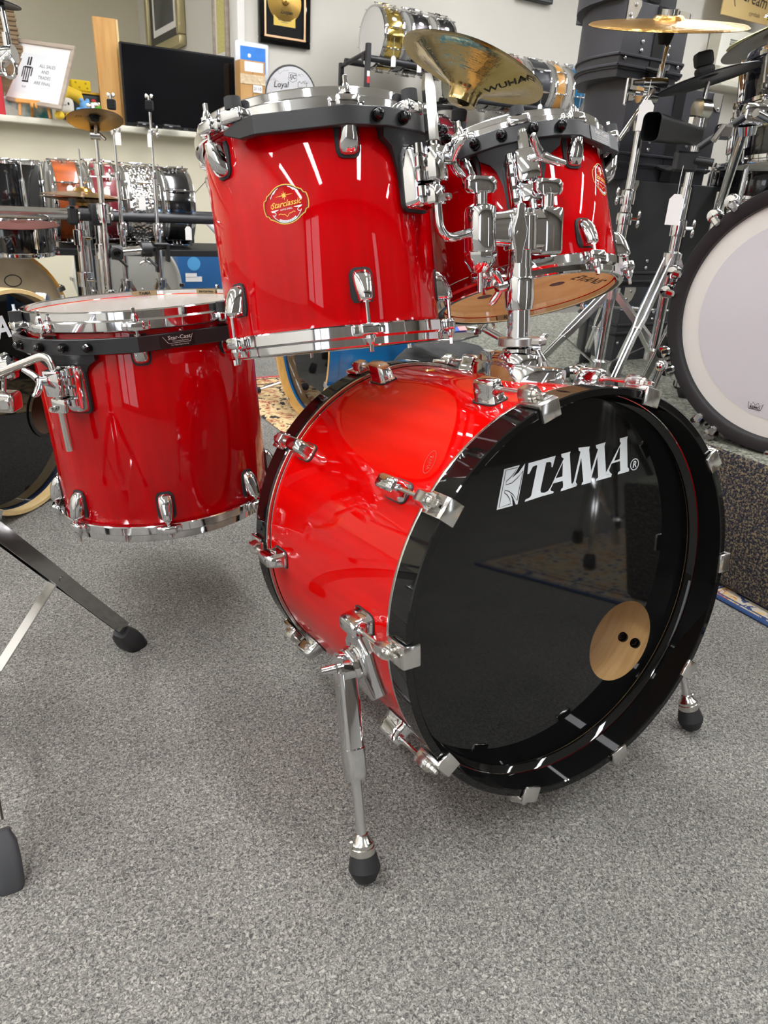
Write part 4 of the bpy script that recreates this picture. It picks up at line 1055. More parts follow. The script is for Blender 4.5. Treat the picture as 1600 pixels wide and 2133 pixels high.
# chrome electronic drum rack in front
er = thing('percussion_rack', 'chrome tube rack with black clamps in front of the low snare rack', 'rack', ROOM @ T((.53, 3.2, 0)))
rtube(er, 'cross_bar', (-.75, 3.2, .689), (.50, 3.2, .689), .0205, CHROME, 20)
b = MB(); b.box((.555, 3.2, .690), (.075, .062, .078), ROOM, bev=.008, bseg=2); b.cyl(ROOM @ V((.48, 3.2, .689)), ROOM @ V((.54, 3.2, .689)), .0235, seg=18); b.build('corner_joint', BLACKMETAL, er, X=inv(er), ang=30)
rtube(er, 'upright', (.553, 3.2, .012), (.553, 3.2, .66), .0215, CHROME, 20); rtube(er, 'upright', (.49, 3.28, .012), (.49, 3.28, .66), .019, CHROME, 20)
b = MB(); b.cyl(ROOM @ V((.553, 3.2, 0)), ROOM @ V((.553, 3.2, .03)), .027, seg=18); b.build('rubber_foot', RUBBER, er, X=inv(er)); b = MB(); b.cyl(ROOM @ V((.49, 3.28, 0)), ROOM @ V((.49, 3.28, .03)), .025, seg=18); b.build('rubber_foot', RUBBER, er, X=inv(er))
for u in (.165, .455): b = MB(); b.box((u, 3.2, .684), (.038, .056, .066), ROOM, bev=.008); b.cyl(ROOM @ V((u, 3.17, .72)), ROOM @ V((u, 3.17, .745)), .012, seg=12); b.build('clamp', BLACKMETAL, er, X=inv(er))
for u, v, z in ((.49, 3.28, .60), (.553, 3.2, .555), (.49, 3.28, .44)): b = MB(); b.lathe([(.020, -.03), (.029, -.028), (.029, .028), (.020, .03)], 16, ROOM @ T((u, v, z))); b.cyl(ROOM @ V((u, v-.02, z)), ROOM @ V((u+.03, v-.05, z)), .007, seg=10); b.build('tube_clamp', CHROME, er, X=inv(er))
# side arm with open tube end, clamp and pad bracket
b = MB(); b.lathe([(.014, 0), (.022, 0), (.022, .050), (.014, .050)], 20, frame(UV(.585, 3.13, .556), -B, A), closed=True); b.build('tube_end', BLACKMETAL, er, X=inv(er))
rtube(er, 'arm_tube', (.61, 3.17, .556), (.72, 3.17, .566), .017, CHROME); rtube(er, 'arm_tube', (.70, 3.17, .565), (.80, 3.17, .583), .012, BLACKMETAL)
for u in (.60, .715): b = MB(); b.lathe([(.016, -.022), (.029, -.020), (.029, .020), (.016, .022)], 14, frame(UV(u, 3.17, .556+(u-.6)*.1), A)); b.cyl(UV(u, 3.15, .535), UV(u+.03, 3.13, .505), .006, seg=8); b.build('tube_clamp', BLACKMETAL, er, X=inv(er))
b = MB(); b.box((.80, 3.17, .556), (.012, .04, .070), ROOM @ T((0, 0, 0)), bev=.003); b.box((.775, 3.17, .588), (.06, .04, .010), ROOM, bev=.003); b.box((.755, 3.17, .530), (.012, .03, .10), ROOM, bev=.003); b.build('pad_bracket', BLACKMETAL, er, X=inv(er))
wing(UV(.70, 3.13, .533), V((0, 0, -1)), A, par=er)

# stands with empty felts, splash stand, hi-hat
def bare_stand(label, px0, py0, px1, py1, v, tag=True):
    top = PV(px0, py0, v); bot = PV(px1, py1, v); x, y = bot.x, bot.y; top = V((x, y, top.z))
    t = thing('cymbal_stand', label, 'stand', T((x, y, 0)), 'bare cymbal stands by the ledge'); zt = top.z
    pole(t, (x, y, zt-.30), (x, y, zt-.045), .0048, CHROME, 'top_tube'); pole(t, (x, y, .62), (x, y, zt-.26), .0080, CHROME, 'middle_tube'); pole(t, (x, y, .10), (x, y, .66), .0125, CHROME, 'lower_tube')
    clampring(t, (x, y, zt-.27), .009, wingdir=(-.6, -.8, 0)); clampring(t, (x, y, .635), .013, wingdir=(.7, -.7, 0), hgt=.05); clampring(t, (x, y, zt-.115), .006, wingdir=(.9, -.4, 0), hgt=.022)
    b = MB(); b.box((x, y, zt-.022), (.028, .028, .036), bev=.004); b.build('felt', FELT, t, X=inv(t))
    b = MB(); b.cyl((x, y, zt-.004), (x, y, zt+.012), .006, seg=10)
    for s_ in (-1, 1): b.ball((x+s_*.010, y, zt+.010), .0065, seg=8, rings=6, sc=(1, .5, 1.4))
    b.build('wing_nut', CHROME, t, X=inv(t))
    tripod(t, (x, y, 0), 0, .12, .42, .24, .4); return t
bare_stand('straight chrome cymbal stand with a black felt, in front of the wooden board', 241, 205, 256, 500, 3.28)
bare_stand('straight chrome cymbal stand with a black felt, in front of the television', 308, 206, 331, 520, 3.30)
price_tag('white tag on the stand before the wooden board', PV(244, 268, 3.25), .012, .022, .045); price_tag('white tag on the stand before the television', PV(310, 270, 3.27), .012, .016, .05)
sp_b = PV(214, 440, 3.12); sx_, sy_ = sp_b.x, sp_b.y
st = thing('cymbal_stand', 'slim grey cymbal stand carrying a small splash cymbal before the ledge', 'stand', T((sx_, sy_, 0)))
ztl = PV(203, 290, 3.12).z
pole(st, (sx_, sy_, ztl-.12), (sx_, sy_, ztl), .0075, NICKEL, 'top_tube'); pole(st, (sx_, sy_, .60), (sx_, sy_, ztl-.10), .0105, NICKEL, 'middle_tube'); pole(st, (sx_, sy_, .10), (sx_, sy_, .63), .0125, CHROME, 'lower_tube')
clampring(st, (sx_, sy_, ztl-.10), .011, NICKEL, (-.9, -.3, 0), .045); clampring(st, (sx_, sy_, .70), .017, CHROME, (.9, -.3, 0), .07)
b = MB(); b.cyl((sx_-.016, sy_-.004, ztl+.015), (sx_+.016, sy_+.004, ztl+.015), .018, seg=18); b.cyl((sx_+.012, sy_, ztl+.02), (sx_+.035, sy_, ztl+.0), .006, seg=10); b.build('tilter', NICKEL, st, X=inv(st))
cy = PV(198, 250, 3.05)
pole(st, (sx_, sy_, ztl+.015), cy-V((0, 0, .02)), .0055, NICKEL, 'tilter_rod'); tripod(st, (sx_, sy_, 0), 0, .12, .40, .24, 1.0)
c_, _ = cymbal('small bronze splash cymbal tilted on the slim grey stand', cy, V((-.16, .30, 1)), .192, cym_mat('splash_bronze', '#8d7a52', '#a08a5e', .35), 'std')
b = MB(); vs, fs = text_faces('ZIL', .022, .2); Fc = T((-.045, -.035, .0035)) @ RZ(.2); b.vf([(v[0], v[1], .0) for v in vs], fs, Fc @ RX(PI)); b.build('underside_print', PRINTBLACK, c_, ang=0)
hh = PV(173, 402, 3.42); hx, hy, hzz = hh
ht = thing('hi_hat_stand', 'hi-hat stand with a thin pull rod in front of the orange snare', 'stand', T((hx, hy, 0)))
pole(ht, (hx, hy, .05), (hx, hy, hzz-.06), .011, CHROME, 'lower_tube'); pole(ht, (hx, hy, hzz-.06), (hx, hy, PV(166, 310, 3.42).z), .0032, STEEL, 'pull_rod')
b = MB(); b.cyl((hx, hy, hzz-.075), (hx, hy, hzz-.045), .020, .024, seg=16); b.build('cymbal_seat', FELT, ht, X=inv(ht)); b = MB(); b.cyl((hx, hy, hzz+.012), (hx, hy, hzz+.055), .010, seg=12); b.cyl((hx, hy, hzz+.05), (hx, hy, hzz+.06), .014, seg=12); b.cyl((hx, hy, hzz+.035), (hx+.025, hy-.01, hzz+.045), .004, seg=8); b.build('clutch', CHROME, ht, X=inv(ht))
tripod(ht, (hx, hy, 0), 0, .10, .36, .24, .2)
HATM = cym_mat('hat_bronze', '#c59a52', '#a98445', .25)
cymbal('upper hi-hat cymbal with a bright bell on the pull rod', (hx, hy, hzz-.012), V((.02, .02, 1)), .335, HATM, 'std', felt=False)
cymbal('lower hi-hat cymbal turned upside down under the upper one', (hx, hy, hzz-.018), V((0, 0, -1)), .335, HATM, 'std', felt=False)

# white bass drum lying under the rack, blue box with desk lamp
gdrum('bass_drum', 'white bass drum behind the percussion rack, under the low snare rack', frame(UV(.90, 4.70, .272), -B, (0, 0, 1)), .265, .34, mat('white_shell', '#ecece2', .4), mat('white_hoop', '#f0f0e8', .4), 8, 'wood', 'box', mat('bright_white_skin', '#f2f2ea', .5), mat('bright_white_skin_top', '#f4f4ec', .5), recess=.03)
bx = thing('cardboard_box', 'blue cardboard box with a round sticker under the right end of the snare rack', 'box', ROOM @ T((1.43, 4.75, 0)))
BLUEBOX = mat('blue_carton', '#1c5a92', .6); BLUEEND = mat('dark_blue_carton_end', '#26466c', .6)
b = MB(); b.box((0, 0, .212), (.42, .30, .424), bev=.003); b.build('carton', BLUEBOX, bx)
b = MB(); b.prism([(-.05, -.0), (.05, 0), (.05, .03), (-.05, .03)], 0, .001, T((-.12, -.1515, .26)) @ RX(PI/2)); b.prism([(-.03, .035), (.02, .035), (.02, .06), (-.05, .06), (-.05, .035)], 0, .001, T((-.12, -.1515, .25)) @ RX(PI/2)); b.build('shipping_label', PAPER, bx)
b = MB(); b.disc(.040, 0, 24, T((-.115, -.1516, .365)) @ RX(PI/2)); b.build('round_sticker', mat('light_blue_sticker', '#4f9bd0', .5), bx, ang=0)
mc = thing('drum_pedal_stand', 'black bent clamp stand with a white paper roll on the blue box', 'stand', ROOM @ T((1.345, 4.73, .425)))
b = MB(); b.box((0, 0, .010), (.16, .16, .020), bev=.004); b.build('base', RUBBER, mc); b = MB(); b.tube(smoothpath([(0, 0, .02), (.0, 0, .26), (-.012, 0, .29)], .02), .017, 12); b.build('column', BLACKMETAL, mc)
b = MB(); b.tube([(.028*math.cos(a), 0, .285+.028*math.sin(a)) for a in [rad(-60+240*k/12) for k in range(13)]], .006, 8); b.tube([(.0, -.01, .30), (.12, -.01, .42)], .0025, 6); b.build('clamp_ring', NICKEL, mc)
b = MB(); b.tube([(.055, -.04, .20), (.16, -.05, .12), (.24, -.05, .10)], [.012, .03, .026], 12); b.build('paper_roll', PAPER, mc)

# gold and dark bass drums at the left edge
def bassdrum(name, label, cen, az, R, L, shell, hoopm, headm, n=8, port=None, group=None, el=0.0, lugs='box'):
    nrm = V((math.cos(az), math.sin(az), 0))
    M = frame(V(cen) - nrm*L, nrm, (0, 0, 1))
    return gdrum(name, label, M, R-.006, L, shell, hoopm, n, 'wood', lugs, headm, SKIN, a0=PI/n, recess=.03, group=group)
GOLDHOOP = mat('gold_wood_hoop', '#b8842f', .25, coat=.8, noise=(20, 4, '#a8741f', .3, .7, (1, 1, 6))); PEARL = mat('champagne_pearl', '#a4957a', .3, coat=.6, noise=(7, 5, '#b8a88c', .35, .65))
gb = bassdrum('bass_drum', 'champagne bass drum with a golden wood hoop behind the dark blue one', (-1.575, 2.871, .291), -.961, .290, .40, PEARL, GOLDHOOP, mat('champagne_skin', '#a29379', .3, coat=.5, noise=(9, 6, '#b5a68a', .35, .65)))
b = MB(); vs, fs = strip2d([(.030*math.cos(2*PI*k/24), .022*math.sin(2*PI*k/24)) for k in range(24)], .004, True); b.vf([(v[0]+.10, v[1]+.14, .3625) for v in vs], fs, RZ(-PI/2)); b.build('head_print', PRINTBLACK, gb, ang=0)
gdrum('tom_drum', 'small black tom with chrome hoops above the champagne bass drum', T(PV(26, 530, 3.24)), .150, .135, BLACKSH, CHROME, 6, 'flange', 'long', CLEAR, CLEAR, a0=.5)
cymbal('brown rubber practice cymbal below the chrome cross bar', PV(40, 468, 3.04), V((0, -.06, 1)), .265, BROWNCYM, 'flat', felt=False)
b_ = bpy.data.objects
CREAMHOOP = mat('natural_maple_hoop', '#dfc48f', .35, coat=.5, noise=(20, 4, '#d3b478', .3, .7, (1, 1, 6))); NAVY = mat('navy_lacquer', '#0c1a33', .2, coat=1)
YR, YL = .285, .42
yn = V((math.cos(-.20), math.sin(-.20), 0)); YM = frame(V((-.937, 1.787, .288)) - yn*YL, yn, (0, 0, 1))
yd = gdrum('bass_drum', 'dark navy bass drum with a natural maple hoop and a port hole, facing right', YM, YR-.006, YL, NAVY, CREAMHOOP, 8, 'wood', 'long', HEADBLACK, SKIN, a0=.25, recess=.03)
for o_ in [x for x in bpy.data.objects if x.parent is yd and x.name.startswith('head')]:
    zs = [v.co.z for v in o_.data.vertices]
    if min(zs) > YL/2: o_.data.vertices.foreach_get; bpy.data.objects.remove(o_)
# its front head with the hole
vs, fs = curve_faces([circ(0, 0, YR-.010, 96), circ(-.055, -.135, .065, 40)])
b = MB(); b.vf([(v[0], v[1], YL-.038) for v in vs], fs); b.build('front_head', HEADBLACK, yd, ang=0, label='glossy black front head with a port hole')
b = MB(); b.lathe([(.064, YL-.040), (.064, YL-.034), (.074, YL-.034), (.074, YL-.0375)], 40, T((-.055, -.135, 0))); b.build('port_ring', BLACKGLOSS, yd)
b = MB(); b.lathe([(YR-.016, .05), (YR-.016, YL-.045)], 64); b.build('inner_ply', mat('pale_inner_ply', '#c2a68a', .6), yd)
b = MB(); vs, fs = text_faces('YAMAHA', .074, .0, .0022); b.vf([(v[0], v[1], 0) for v in vs], fs, T((.187, .006, YL-.0374)) @ RZ(-PI/2)); b.build('head_lettering', PRINTWHITE, yd, ang=0)

# tripod stand at the left edge that holds the floor tom
TP = V((-.617, .92, 0)); LEGDK = mat('leg_chrome_dark_reflection', (.46, .45, .45), .10, 1.0)  # leg chrome's base colour is darkened to stand in for dark reflections
ts = thing('tom_stand', 'chrome tripod stand at the left edge with a clamp arm holding the floor tom', 'stand', T(TP)); TSI = inv(ts)
pole(ts, TP+V((0, 0, .07)), TP+V((0, 0, .52)), .0145, CHROME, 'lower_tube'); pole(ts, TP+V((0, 0, .50)), TP+V((0, 0, .66)), .0125, CHROME, 'upper_tube'); clampring(ts, TP+V((0, 0, .51)), .015, wingdir=(-.7, -.7, 0), hgt=.05)
def strapleg(par, top, ft, w_, h_, m=CHROME, toe=.04):
    top, ft = V(top), V(ft); d = (ft-top).normalized(); q = V((-d.y, d.x, 0)).normalized(); n_ = d.cross(q).normalized(); b = MB()
    for s_ in (-1, 1):
        ks = ((0, 1), (.50, 1), (.60, .55), (.66, .38), (1, .38))
        b.loft([[top.lerp(ft, k)+q*(s_*w_*f+a*.0013)+n_*c*h_ for a, c in ((1, 1), (-1, 1), (-1, -1), (1, -1))] for k, f in ks])
    mid = top.lerp(ft, .53); b.cyl(mid-q*w_*1.15, mid+q*w_*1.15, .0045, seg=12)
    o_ = b.build('leg', m, par, X=inv(par)); return mid, d, q, n_
def fatfoot(par, ft, d, q, m, l_=.052, w_=.040, t_=.034):
    Ff = frame(V(ft)-d*l_*.62, (d+V((0, 0, -.25))).normalized(), q); b = MB()
    b.loft([[(p[0]*sx, p[1]*sy, z_) for p in rrect(1, 1, .28, 4)] for z_, sx, sy in ((0, w_*.62, t_*.62), (l_*.08, w_*.70, t_*.70), (l_*.22, w_*.95, t_*.9), (l_*.55, w_*1.02, t_), (l_*.9, w_*.98, t_*.95), (l_, w_*.80, t_*.78))], Ff); return b.build('rubber_foot', m, par, X=inv(par), ang=40)
fA, fB, fC = V((-.476, 1.188, .026)), V((-.452, .655, .036)), V((-.92, .86, .03))
for k, (ft, m_) in enumerate(((fA, RUBBER), (fB, RUBBERGREY), (fC, RUBBER))):
    dd = (ft-TP); dd.z = 0; dd.normalize()
    tp0 = TP+V((0, 0, .405))+dd*.02; mid, d, q, n_ = strapleg(ts, tp0, ft-(ft-tp0).normalized()*(.030 if k != 1 else .052), .013, .0125, LEGDK)
    b = MB(); hb = TP+V((0, 0, .095))+dd*.02; n2 = (hb-mid).normalized().cross(q).normalized()
    b.loft([[p+q*a*.0095+n2*c*.0014 for a, c in ((1, 1), (-1, 1), (-1, -1), (1, -1))] for p in (mid, hb)]); b.build('strut', CHROME, ts, X=TSI)
    fatfoot(ts, ft-V((0, 0, .012)), d, q, m_, *((.060, .050, .042) if k != 1 else (.078, .034, .030)))
for z_ in (.095, .405): b = MB(); b.lathe([(.0145, -.022), (.027, -.020), (.027, .018), (.018, .022), (.0145, .022)], 24, T(TP+V((0, 0, z_)))); b.build('collar', CHROME, ts, X=TSI)
a3 = C3 @ V((-.004, 0, .030)); ax3 = (C3.to_3x3() @ V((0, 1, 0))).normalized()
armP = a3 + ax3*.062; farP = PY(-60, 800, 1.20); clP = PY(8, 766, 1.215)
armrod(ts, [a3 - ax3*.105, a3, armP, farP], .0068, NICKEL, rr=.028)
b = MB(); Fh = frame(clP, farP-armP); b.lathe([(.008, -.022), (.0155, -.020), (.018, -.004), (.018, .018), (.012, .024)], 18, Fh); b.box((0, .0, -.008), (.020, .045, .018), Fh, bev=.004); b.build('rod_clamp', CHROME, ts, X=TSI)
b = MB(); q_ = PY(8, 835, 1.20); b.box(q_, (.050, .040, .034), frame((0, 0, 0), (0, 0, 1), (1, .3, 0)).to_3x3().to_4x4() if False else I4, bev=.008, bseg=3); b.build('clamp_block', NICKEL, ts, X=TSI)
b = MB(); b.cyl(clP, q_, .0035, seg=10); b.cyl(q_+V((.012, -.018, 0)), q_+V((.012, -.024, 0)), .008, seg=16); b.build('clamp_bolt', CHROME, ts, X=TSI)
b = MB(); b.cyl(farP, V((TP.x, TP.y, .62)), .0125, seg=14); b.build('boom_tube', CHROME, ts, X=TSI)
b = MB(); vs, fs = text_faces('7', .022, 0, .0008); b.vf([(v[0], v[1], 0) for v in vs], fs, frame(q_+V((-.012, -.0205, 0)), V((0, -1, 0)), (1, 0, 0))); b.build('number', PRINTWHITE, ts, X=TSI, ang=0)

# boom stand at the top left corner
TL = V((-1.62, 1.30, .9))
bs = thing('boom_stand', 'chrome boom cymbal stand in the top left corner', 'stand', T((TL.x, TL.y, 0)))
def tp(px, py, y): return PY(px, py, y)
pole(bs, (TL.x, TL.y, .1), (TL.x, TL.y, .9), .0125, CHROME, 'lower_tube'); tripod(bs, (TL.x, TL.y, 0), 0, .12, .45, .26, .9)
pole(bs, V((TL.x, TL.y, .86)), V((TL.x, TL.y, 1.02)), .0105, CHROME, 'middle_tube'); pole(bs, V((TL.x, TL.y, 1.02)), tp(12, 150, 1.75), .0085, CHROME, 'boom_arm'); pole(bs, tp(3, 12, 1.75), tp(16, 75, 1.75), .0060, CHROME, 'top_tube'); pole(bs, tp(12, 68, 1.75), tp(19, 112, 1.75), .0085, CHROME, 'boom_tube')
b = MB(); p_ = tp(14, 118, 1.75); b.cyl(p_+V((-.022, 0, 0)), p_+V((.018, 0, .006)), .017, seg=18); b.cyl(p_+V((-.03, -.01, -.03)), p_+V((.014, -.01, .004)), .010, seg=14); b.tube([p_+V((.012+.014*math.cos(a), -.02, -.022+.018*math.sin(a))) for a in [2*PI*k/12 for k in range(13)]], .004, 8); b.build('tilter', CHROME, bs, X=inv(bs))
cymbal('black cymbal seen edge-on in the top left corner', tp(-12, 4, 1.75), V((.1, .05, 1)), .10, DARKCYM, 'flat')

# ------------------------------------------------------------------ on the ledge
LZ = zl
def ledge(px, v): p = PV(px, 240, v); return uvz(p)[0]
sf = PV(79, 166, 5.30); FRM = frame(PV(70, 217, 5.27)+V((0, 0, -.005)), V((-.24, -.90, .38)), V((.966, -.259, 0)))   # leaning back, z towards the viewer
pf = thing('picture_frame', 'weathered wood picture frame with a black and white sales notice on the ledge', 'picture', FRM)
FWM = mat('weathered_wood', '#9c8d7e', .7, noise=(30, 5, '#b4a698', .3, .7, (.2, 1, 1))); fw, fh = .430, .365
FX = T((0, fh/2, 0)) @ RZ(rad(-6))
for c_, d_ in (((0, fh/2-.012, 0), (fw, .024, .02)), ((0, -fh/2+.012, 0), (fw, .024, .02)), ((fw/2-.012, 0, 0), (.024, fh-.048, .02)), ((-fw/2+.012, 0, 0), (.024, fh-.048, .02))):
    b = MB(); b.box(c_, d_, FX, bev=.003); b.build('frame_rail', FWM, pf)
b = MB(); b.box((0, 0, -.004), (fw-.048, fh-.048, .006), FX); b.build('mat_board', PAPER, pf)
b = MB(); b.box((-.005, -.005, -.0006), (fw-.145, fh-.135, .0012), FX); b.build('print_sheet', mat('print_sheet', '#dfe2e4', .6), pf)
b = MB()
for s_, x, y in (('ALL SALES', .055, .045), ('AND', .048, .012), ('TRADES', .050, -.021), ('ARE FINAL', .045, -.054)):
    vs, fs = text_faces(s_, .027, 0, .0002); b.vf([(v[0]*.93+x, v[1]+y, .0006) for v in vs], fs, FX)
vs, fs = text_faces('FLIP', .017); b.vf([(v[0]-.078, v[1]-.085, .0006) for v in vs], fs, FX); b.build('lettering', PRINTGREY, pf, ang=0)
b = MB()
for x0, x1, y0, y1 in ((-.090, -.080, .040, .088), (-.074, -.062, .040, .090), (-.112, -.104, -.03, .03), (-.098, -.090, -.045, .028), (-.082, -.074, -.045, .030), (-.066, -.058, -.048, .026), (-.050, -.042, -.02, .03), (-.104, -.052, .024, .034), (-.10, -.055, -.058, -.048)):
    b.vf([(x0, y0, .0006), (x1, y0, .0006), (x1, y1, .0006), (x0, y1, .0006)], [(0, 1, 2, 3)], FX)
b.build('striped_emblem', PRINTBLACK, pf, ang=0)
ez = thing('display_easel', 'little wooden display easel holding the framed sales notice', 'easel', frame(V((*FRM.translation.xy, LZ)), (0, 0, 1), A)); PINE = mat('pine_wood', '#d89a4e', .5, noise=(18, 4, '#c98840', .3, .7, (.15, 1, 1)))
b = MB(); b.box((0, -.008, .078), (.195, .030, .022), bev=.004); b.build('tray', PINE, ez)
for s_ in (-1, 1): b = MB(); b.cyl((s_*.074, -.002, .070), (s_*.082, -.014, .002), .0085, seg=8); b.build('front_leg', PINE, ez)
b = MB(); b.cyl((0, .05, .12), (0, .14, .002), .008, seg=8); b.build('rear_leg', PINE, ez)
for s_ in (-1, 1): b = MB(); b.ball((s_*.012, -.020, .062), .010, seg=10, rings=6, sc=(1, .7, 1.6)); b.build('peg', PINE, ez)
def standing(name, label, cat, px, py0, v, w_, h_, d_, m, lean=0.0, bev=.003, part='body'):
    u = ledge(px, v); t = thing(name, label, cat, ROOM @ T((u, v, LZ)) @ RX(lean)); b = MB(); b.box((0, 0, h_/2), (w_, d_, h_), bev=bev); b.build(part, m, t); return t
cv = standing('canvas_painting', 'small teal and white abstract canvas behind the easel', 'painting', 50, 0, 5.42, .32, .105, .02, mat('abstract_paint', '#d5dcd4', .5, noise=(14, 4, '#3f8f93', .45, .62)), 0)
standing('red_box', 'red carton on the ledge at the left edge', 'box', -6, 0, 5.36, .09, .30, .10, mat('red_carton', '#b8202c', .5))
bg = thing('paper_stack', 'tall stack of folded brown paper bags behind the picture frame', 'stack', ROOM @ T((ledge(34, 5.48), 5.50, LZ))); KRAFT = mat('brown_kraft', '#8a7458', .85, noise=(40, 3, '#6d5a42', .3, .7, (.2, .2, 2)))
random.seed(3)
for k in range(11):
    b = MB(); b.box((random.uniform(-.006, .006), 0, .325+k*.0225), (.135+(.03 if k < 3 else 0)-.002*k, .12, .0205), RZ(random.uniform(-.06, .06)), bev=.004); b.build('paper_bag', KRAFT, bg)
b = MB(); b.box((0, 0, .157), (.17, .14, .314), bev=.004); b.build('carton', KRAFT, bg)
# board, television, box, head, plush toys
wb = thing('wooden_board', 'knotty pine board standing upright on the ledge, left of the television', 'board', ROOM @ T((ledge(237, 5.36), 5.36, LZ)))
PINEB = mat('knotty_pine', '#cf9f5c', .5, noise=(9, 6, '#b98543', .35, .7, (3.2, 3.2, .35))); b = MB(); b.box((-.007, 0, .285), (.130, .024, .570), RY(rad(-.6)), bev=.002); b.build('plank', PINEB, wb)
b = MB(); b.box((.066, .004, .285), (.014, .030, .568), RY(rad(-.6)), bev=.002); b.build('edge_strip', mat('pale_pine_edge', '#e2c48d', .5), wb)
tl, tr, tb = PV(247, 86, 5.3), PV(487, 119, 5.3), PV(262, 262, 5.3)
tw_ = (tr-tl).length; thh = tl.z-tb.z
tv = thing('television', 'black flat television standing on the ledge', 'television', ROOM @ T((uvz((tl+tr)/2)[0], 5.3, LZ)))
b = MB(); b.box((0, 0, tb.z-LZ+thh/2), (tw_, .035, thh), bev=.004); b.build('casing', mat('tv_casing', '#0c0c0e', .3), tv)
b = MB(); b.box((0, -.0182, tb.z-LZ+thh/2+.006), (tw_-.018, .002, thh-.030)); b.build('screen', mat('tv_screen', '#07080c', .12), tv, label='dark switched-off screen')
for s_ in (-1, 1): b = MB(); b.box((s_*.22, .0, .014), (.05, .16, .028+tb.z-LZ-.02 if tb.z-LZ > .03 else .03), bev=.004); b.build('foot', mat('tv_foot', '#111112', .4), tv)
b = MB(); vs, fs = text_faces('RCA', .014, 0, .0003); b.vf([(v[0]+.02, 0, v[1]) for v in vs], fs, T((0, -.0185, tb.z-LZ+.008))); b.build('maker_print', PRINTGREY, tv, ang=0)
for px_, w_, nm, lb in ((300, .10, 'router', 'black router under the television, near the wooden board'), (355, .11, 'media_box', 'low black media box under the television, at its right end')):
    t = thing(nm, lb, 'electronics', ROOM @ T((ledge(px_, 5.235), 5.225, LZ))); b = MB(); b.box((0, 0, .013), (w_, .05, .026), bev=.008, bseg=2); b.build('case', mat('black_plastic_case', '#141416', .35), t); b = MB(); b.box((-.01, -.0255, .013), (.02, .001, .006)); b.build('indicator', mat('grey_indicator', '#8a8f94', .4), t)
cdb = thing('cardboard_box', 'tall brown cardboard box wrapped in clear tape, right of the television', 'box', ROOM @ T((ledge(519, 5.2), 5.17, LZ)))
KBOX = mat('cardboard', '#c59a63', .8, noise=(6, 3, '#b98c55', .3, .7)); ch = PV(519, 128, 5.17).z-LZ
for s_ in (-1, 1): b = MB(); b.box((s_*.042, 0, ch/2), (.082, .10, ch), bev=.002); b.build('carton', KBOX, cdb)
b = MB(); b.box((.008, -.0505, ch-.035), (.125, .002, .055), bev=.0005); b.build('packing_slip', PAPER, cdb)
b = MB(); b.box((.0, -.052, ch-.105), (.168, .004, .055), bev=.0015); b.build('crumpled_tape', mat('clear_tape', '#d9c3a0', .12, coat=1, bump=(45, 1.0, .012)), cdb)
b = MB(); b.box((.030, -.0555, ch-.155), (.062, .002, .042), bev=.0005); b.build('number_card', PAPER, cdb); b = MB(); vs, fs = text_faces('2110', .026, 0, .0004); b.vf([(v[0]+.030, -.0568, v[1]+ch-.155) for v in vs], fs); b.build('number', PRINTGREY, cdb, ang=0)
tabm = thing('wall_tablet', 'white framed tablet with a blue screen on the wall behind the cardboard box', 'tablet', ROOM @ T((uvz(PV(524, 128, 5.39))[0], 5.387, PV(524, 128, 5.39).z)))
b = MB(); b.prism(rrect(.230, .215, .012), -.006, .010, RX(PI/2), bev=.002); b.build('case', mat('white_plastic', '#e4e6ea', .4), tabm); b = MB(); b.box((.006, -.0107, .006), (.176, .001, .150)); b.build('screen', mat('blue_screen', '#2f7fd0', .3, emis=('#2f7fd0', .35), noise=(9, 3, '#1e5fb8', .3, .7)), tabm); b = MB(); b.disc(.012, 0, 16, T((-.02, -.0114, .03)) @ RX(PI/2)); b.build('icon', PRINTWHITE, tabm, ang=0)
dhp = PV(608, 205, 5.2); dR = .185
dh = thing('signed_drum_skin', 'white drum head with black signatures leaning on the wall beside the cardboard box', 'drum skin', ROOM @ T((uvz(dhp)[0], 5.22, PV(608, 136, 5.22).z-dR)) @ RX(rad(8)))
DX = RX(PI/2); b = MB(); b.disc(dR-.004, .004, 56, DX); b.build('skin', mat('signed_skin', '#e3e3e6', .35), dh, ang=0); b = MB(); b.lathe([(dR, -.008), (dR+.003, -.002), (dR+.001, .004), (dR-.006, .005), (dR-.008, .0042)], 56, DX); b.build('collar', mat('grey_collar', '#8d9196', .3, 1), dh)
b = MB()
for s_, sz, x, y, r_ in (('Loyal', .050, -.075, .065, .08), ('to', .018, -.050, .030, .05), ('The', .024, -.022, .020, .05), ('Crown', .044, .02, -.012, .05), ('SJC', .034, .004, .118, .0)):
    vs, fs = text_faces(s_, sz, .15, .0003); b.vf([(v[0], v[1], .0052) for v in vs], fs, DX @ T((x, y, 0)) @ RZ(r_))
vs, fs = strip2d([(-.024, .140), (.030, .140), (.036, .10), (.004, .086), (-.026, .10)], .002, True); b.vf([(v[0], v[1], .0052) for v in vs], fs, DX)
vs, fs = strip2d([(.045, .085), (.055, .098), (.070, .086), (.083, .100), (.097, .086), (.110, .096), (.105, .060), (.048, .060)], .003, True); b.vf([(v[0], v[1], .0052) for v in vs], fs, DX)
b.build('ink', PRINTBLACK, dh, ang=0)
b = MB(); random.seed(5)
for k in range(16):
    a0 = random.uniform(.5, 2.6); r0 = random.uniform(.09, .165); x, y = r0*math.cos(a0), r0*math.sin(a0)
    if abs(x) < .04: continue
    vs, fs = strip2d([(x+.010*j-.02, y+random.uniform(-.010, .010)) for j in range(5)], .0012); b.vf([(v[0], v[1], .0050) for v in vs], fs, DX)
b.build('signatures', PRINTGREY, dh, ang=0)
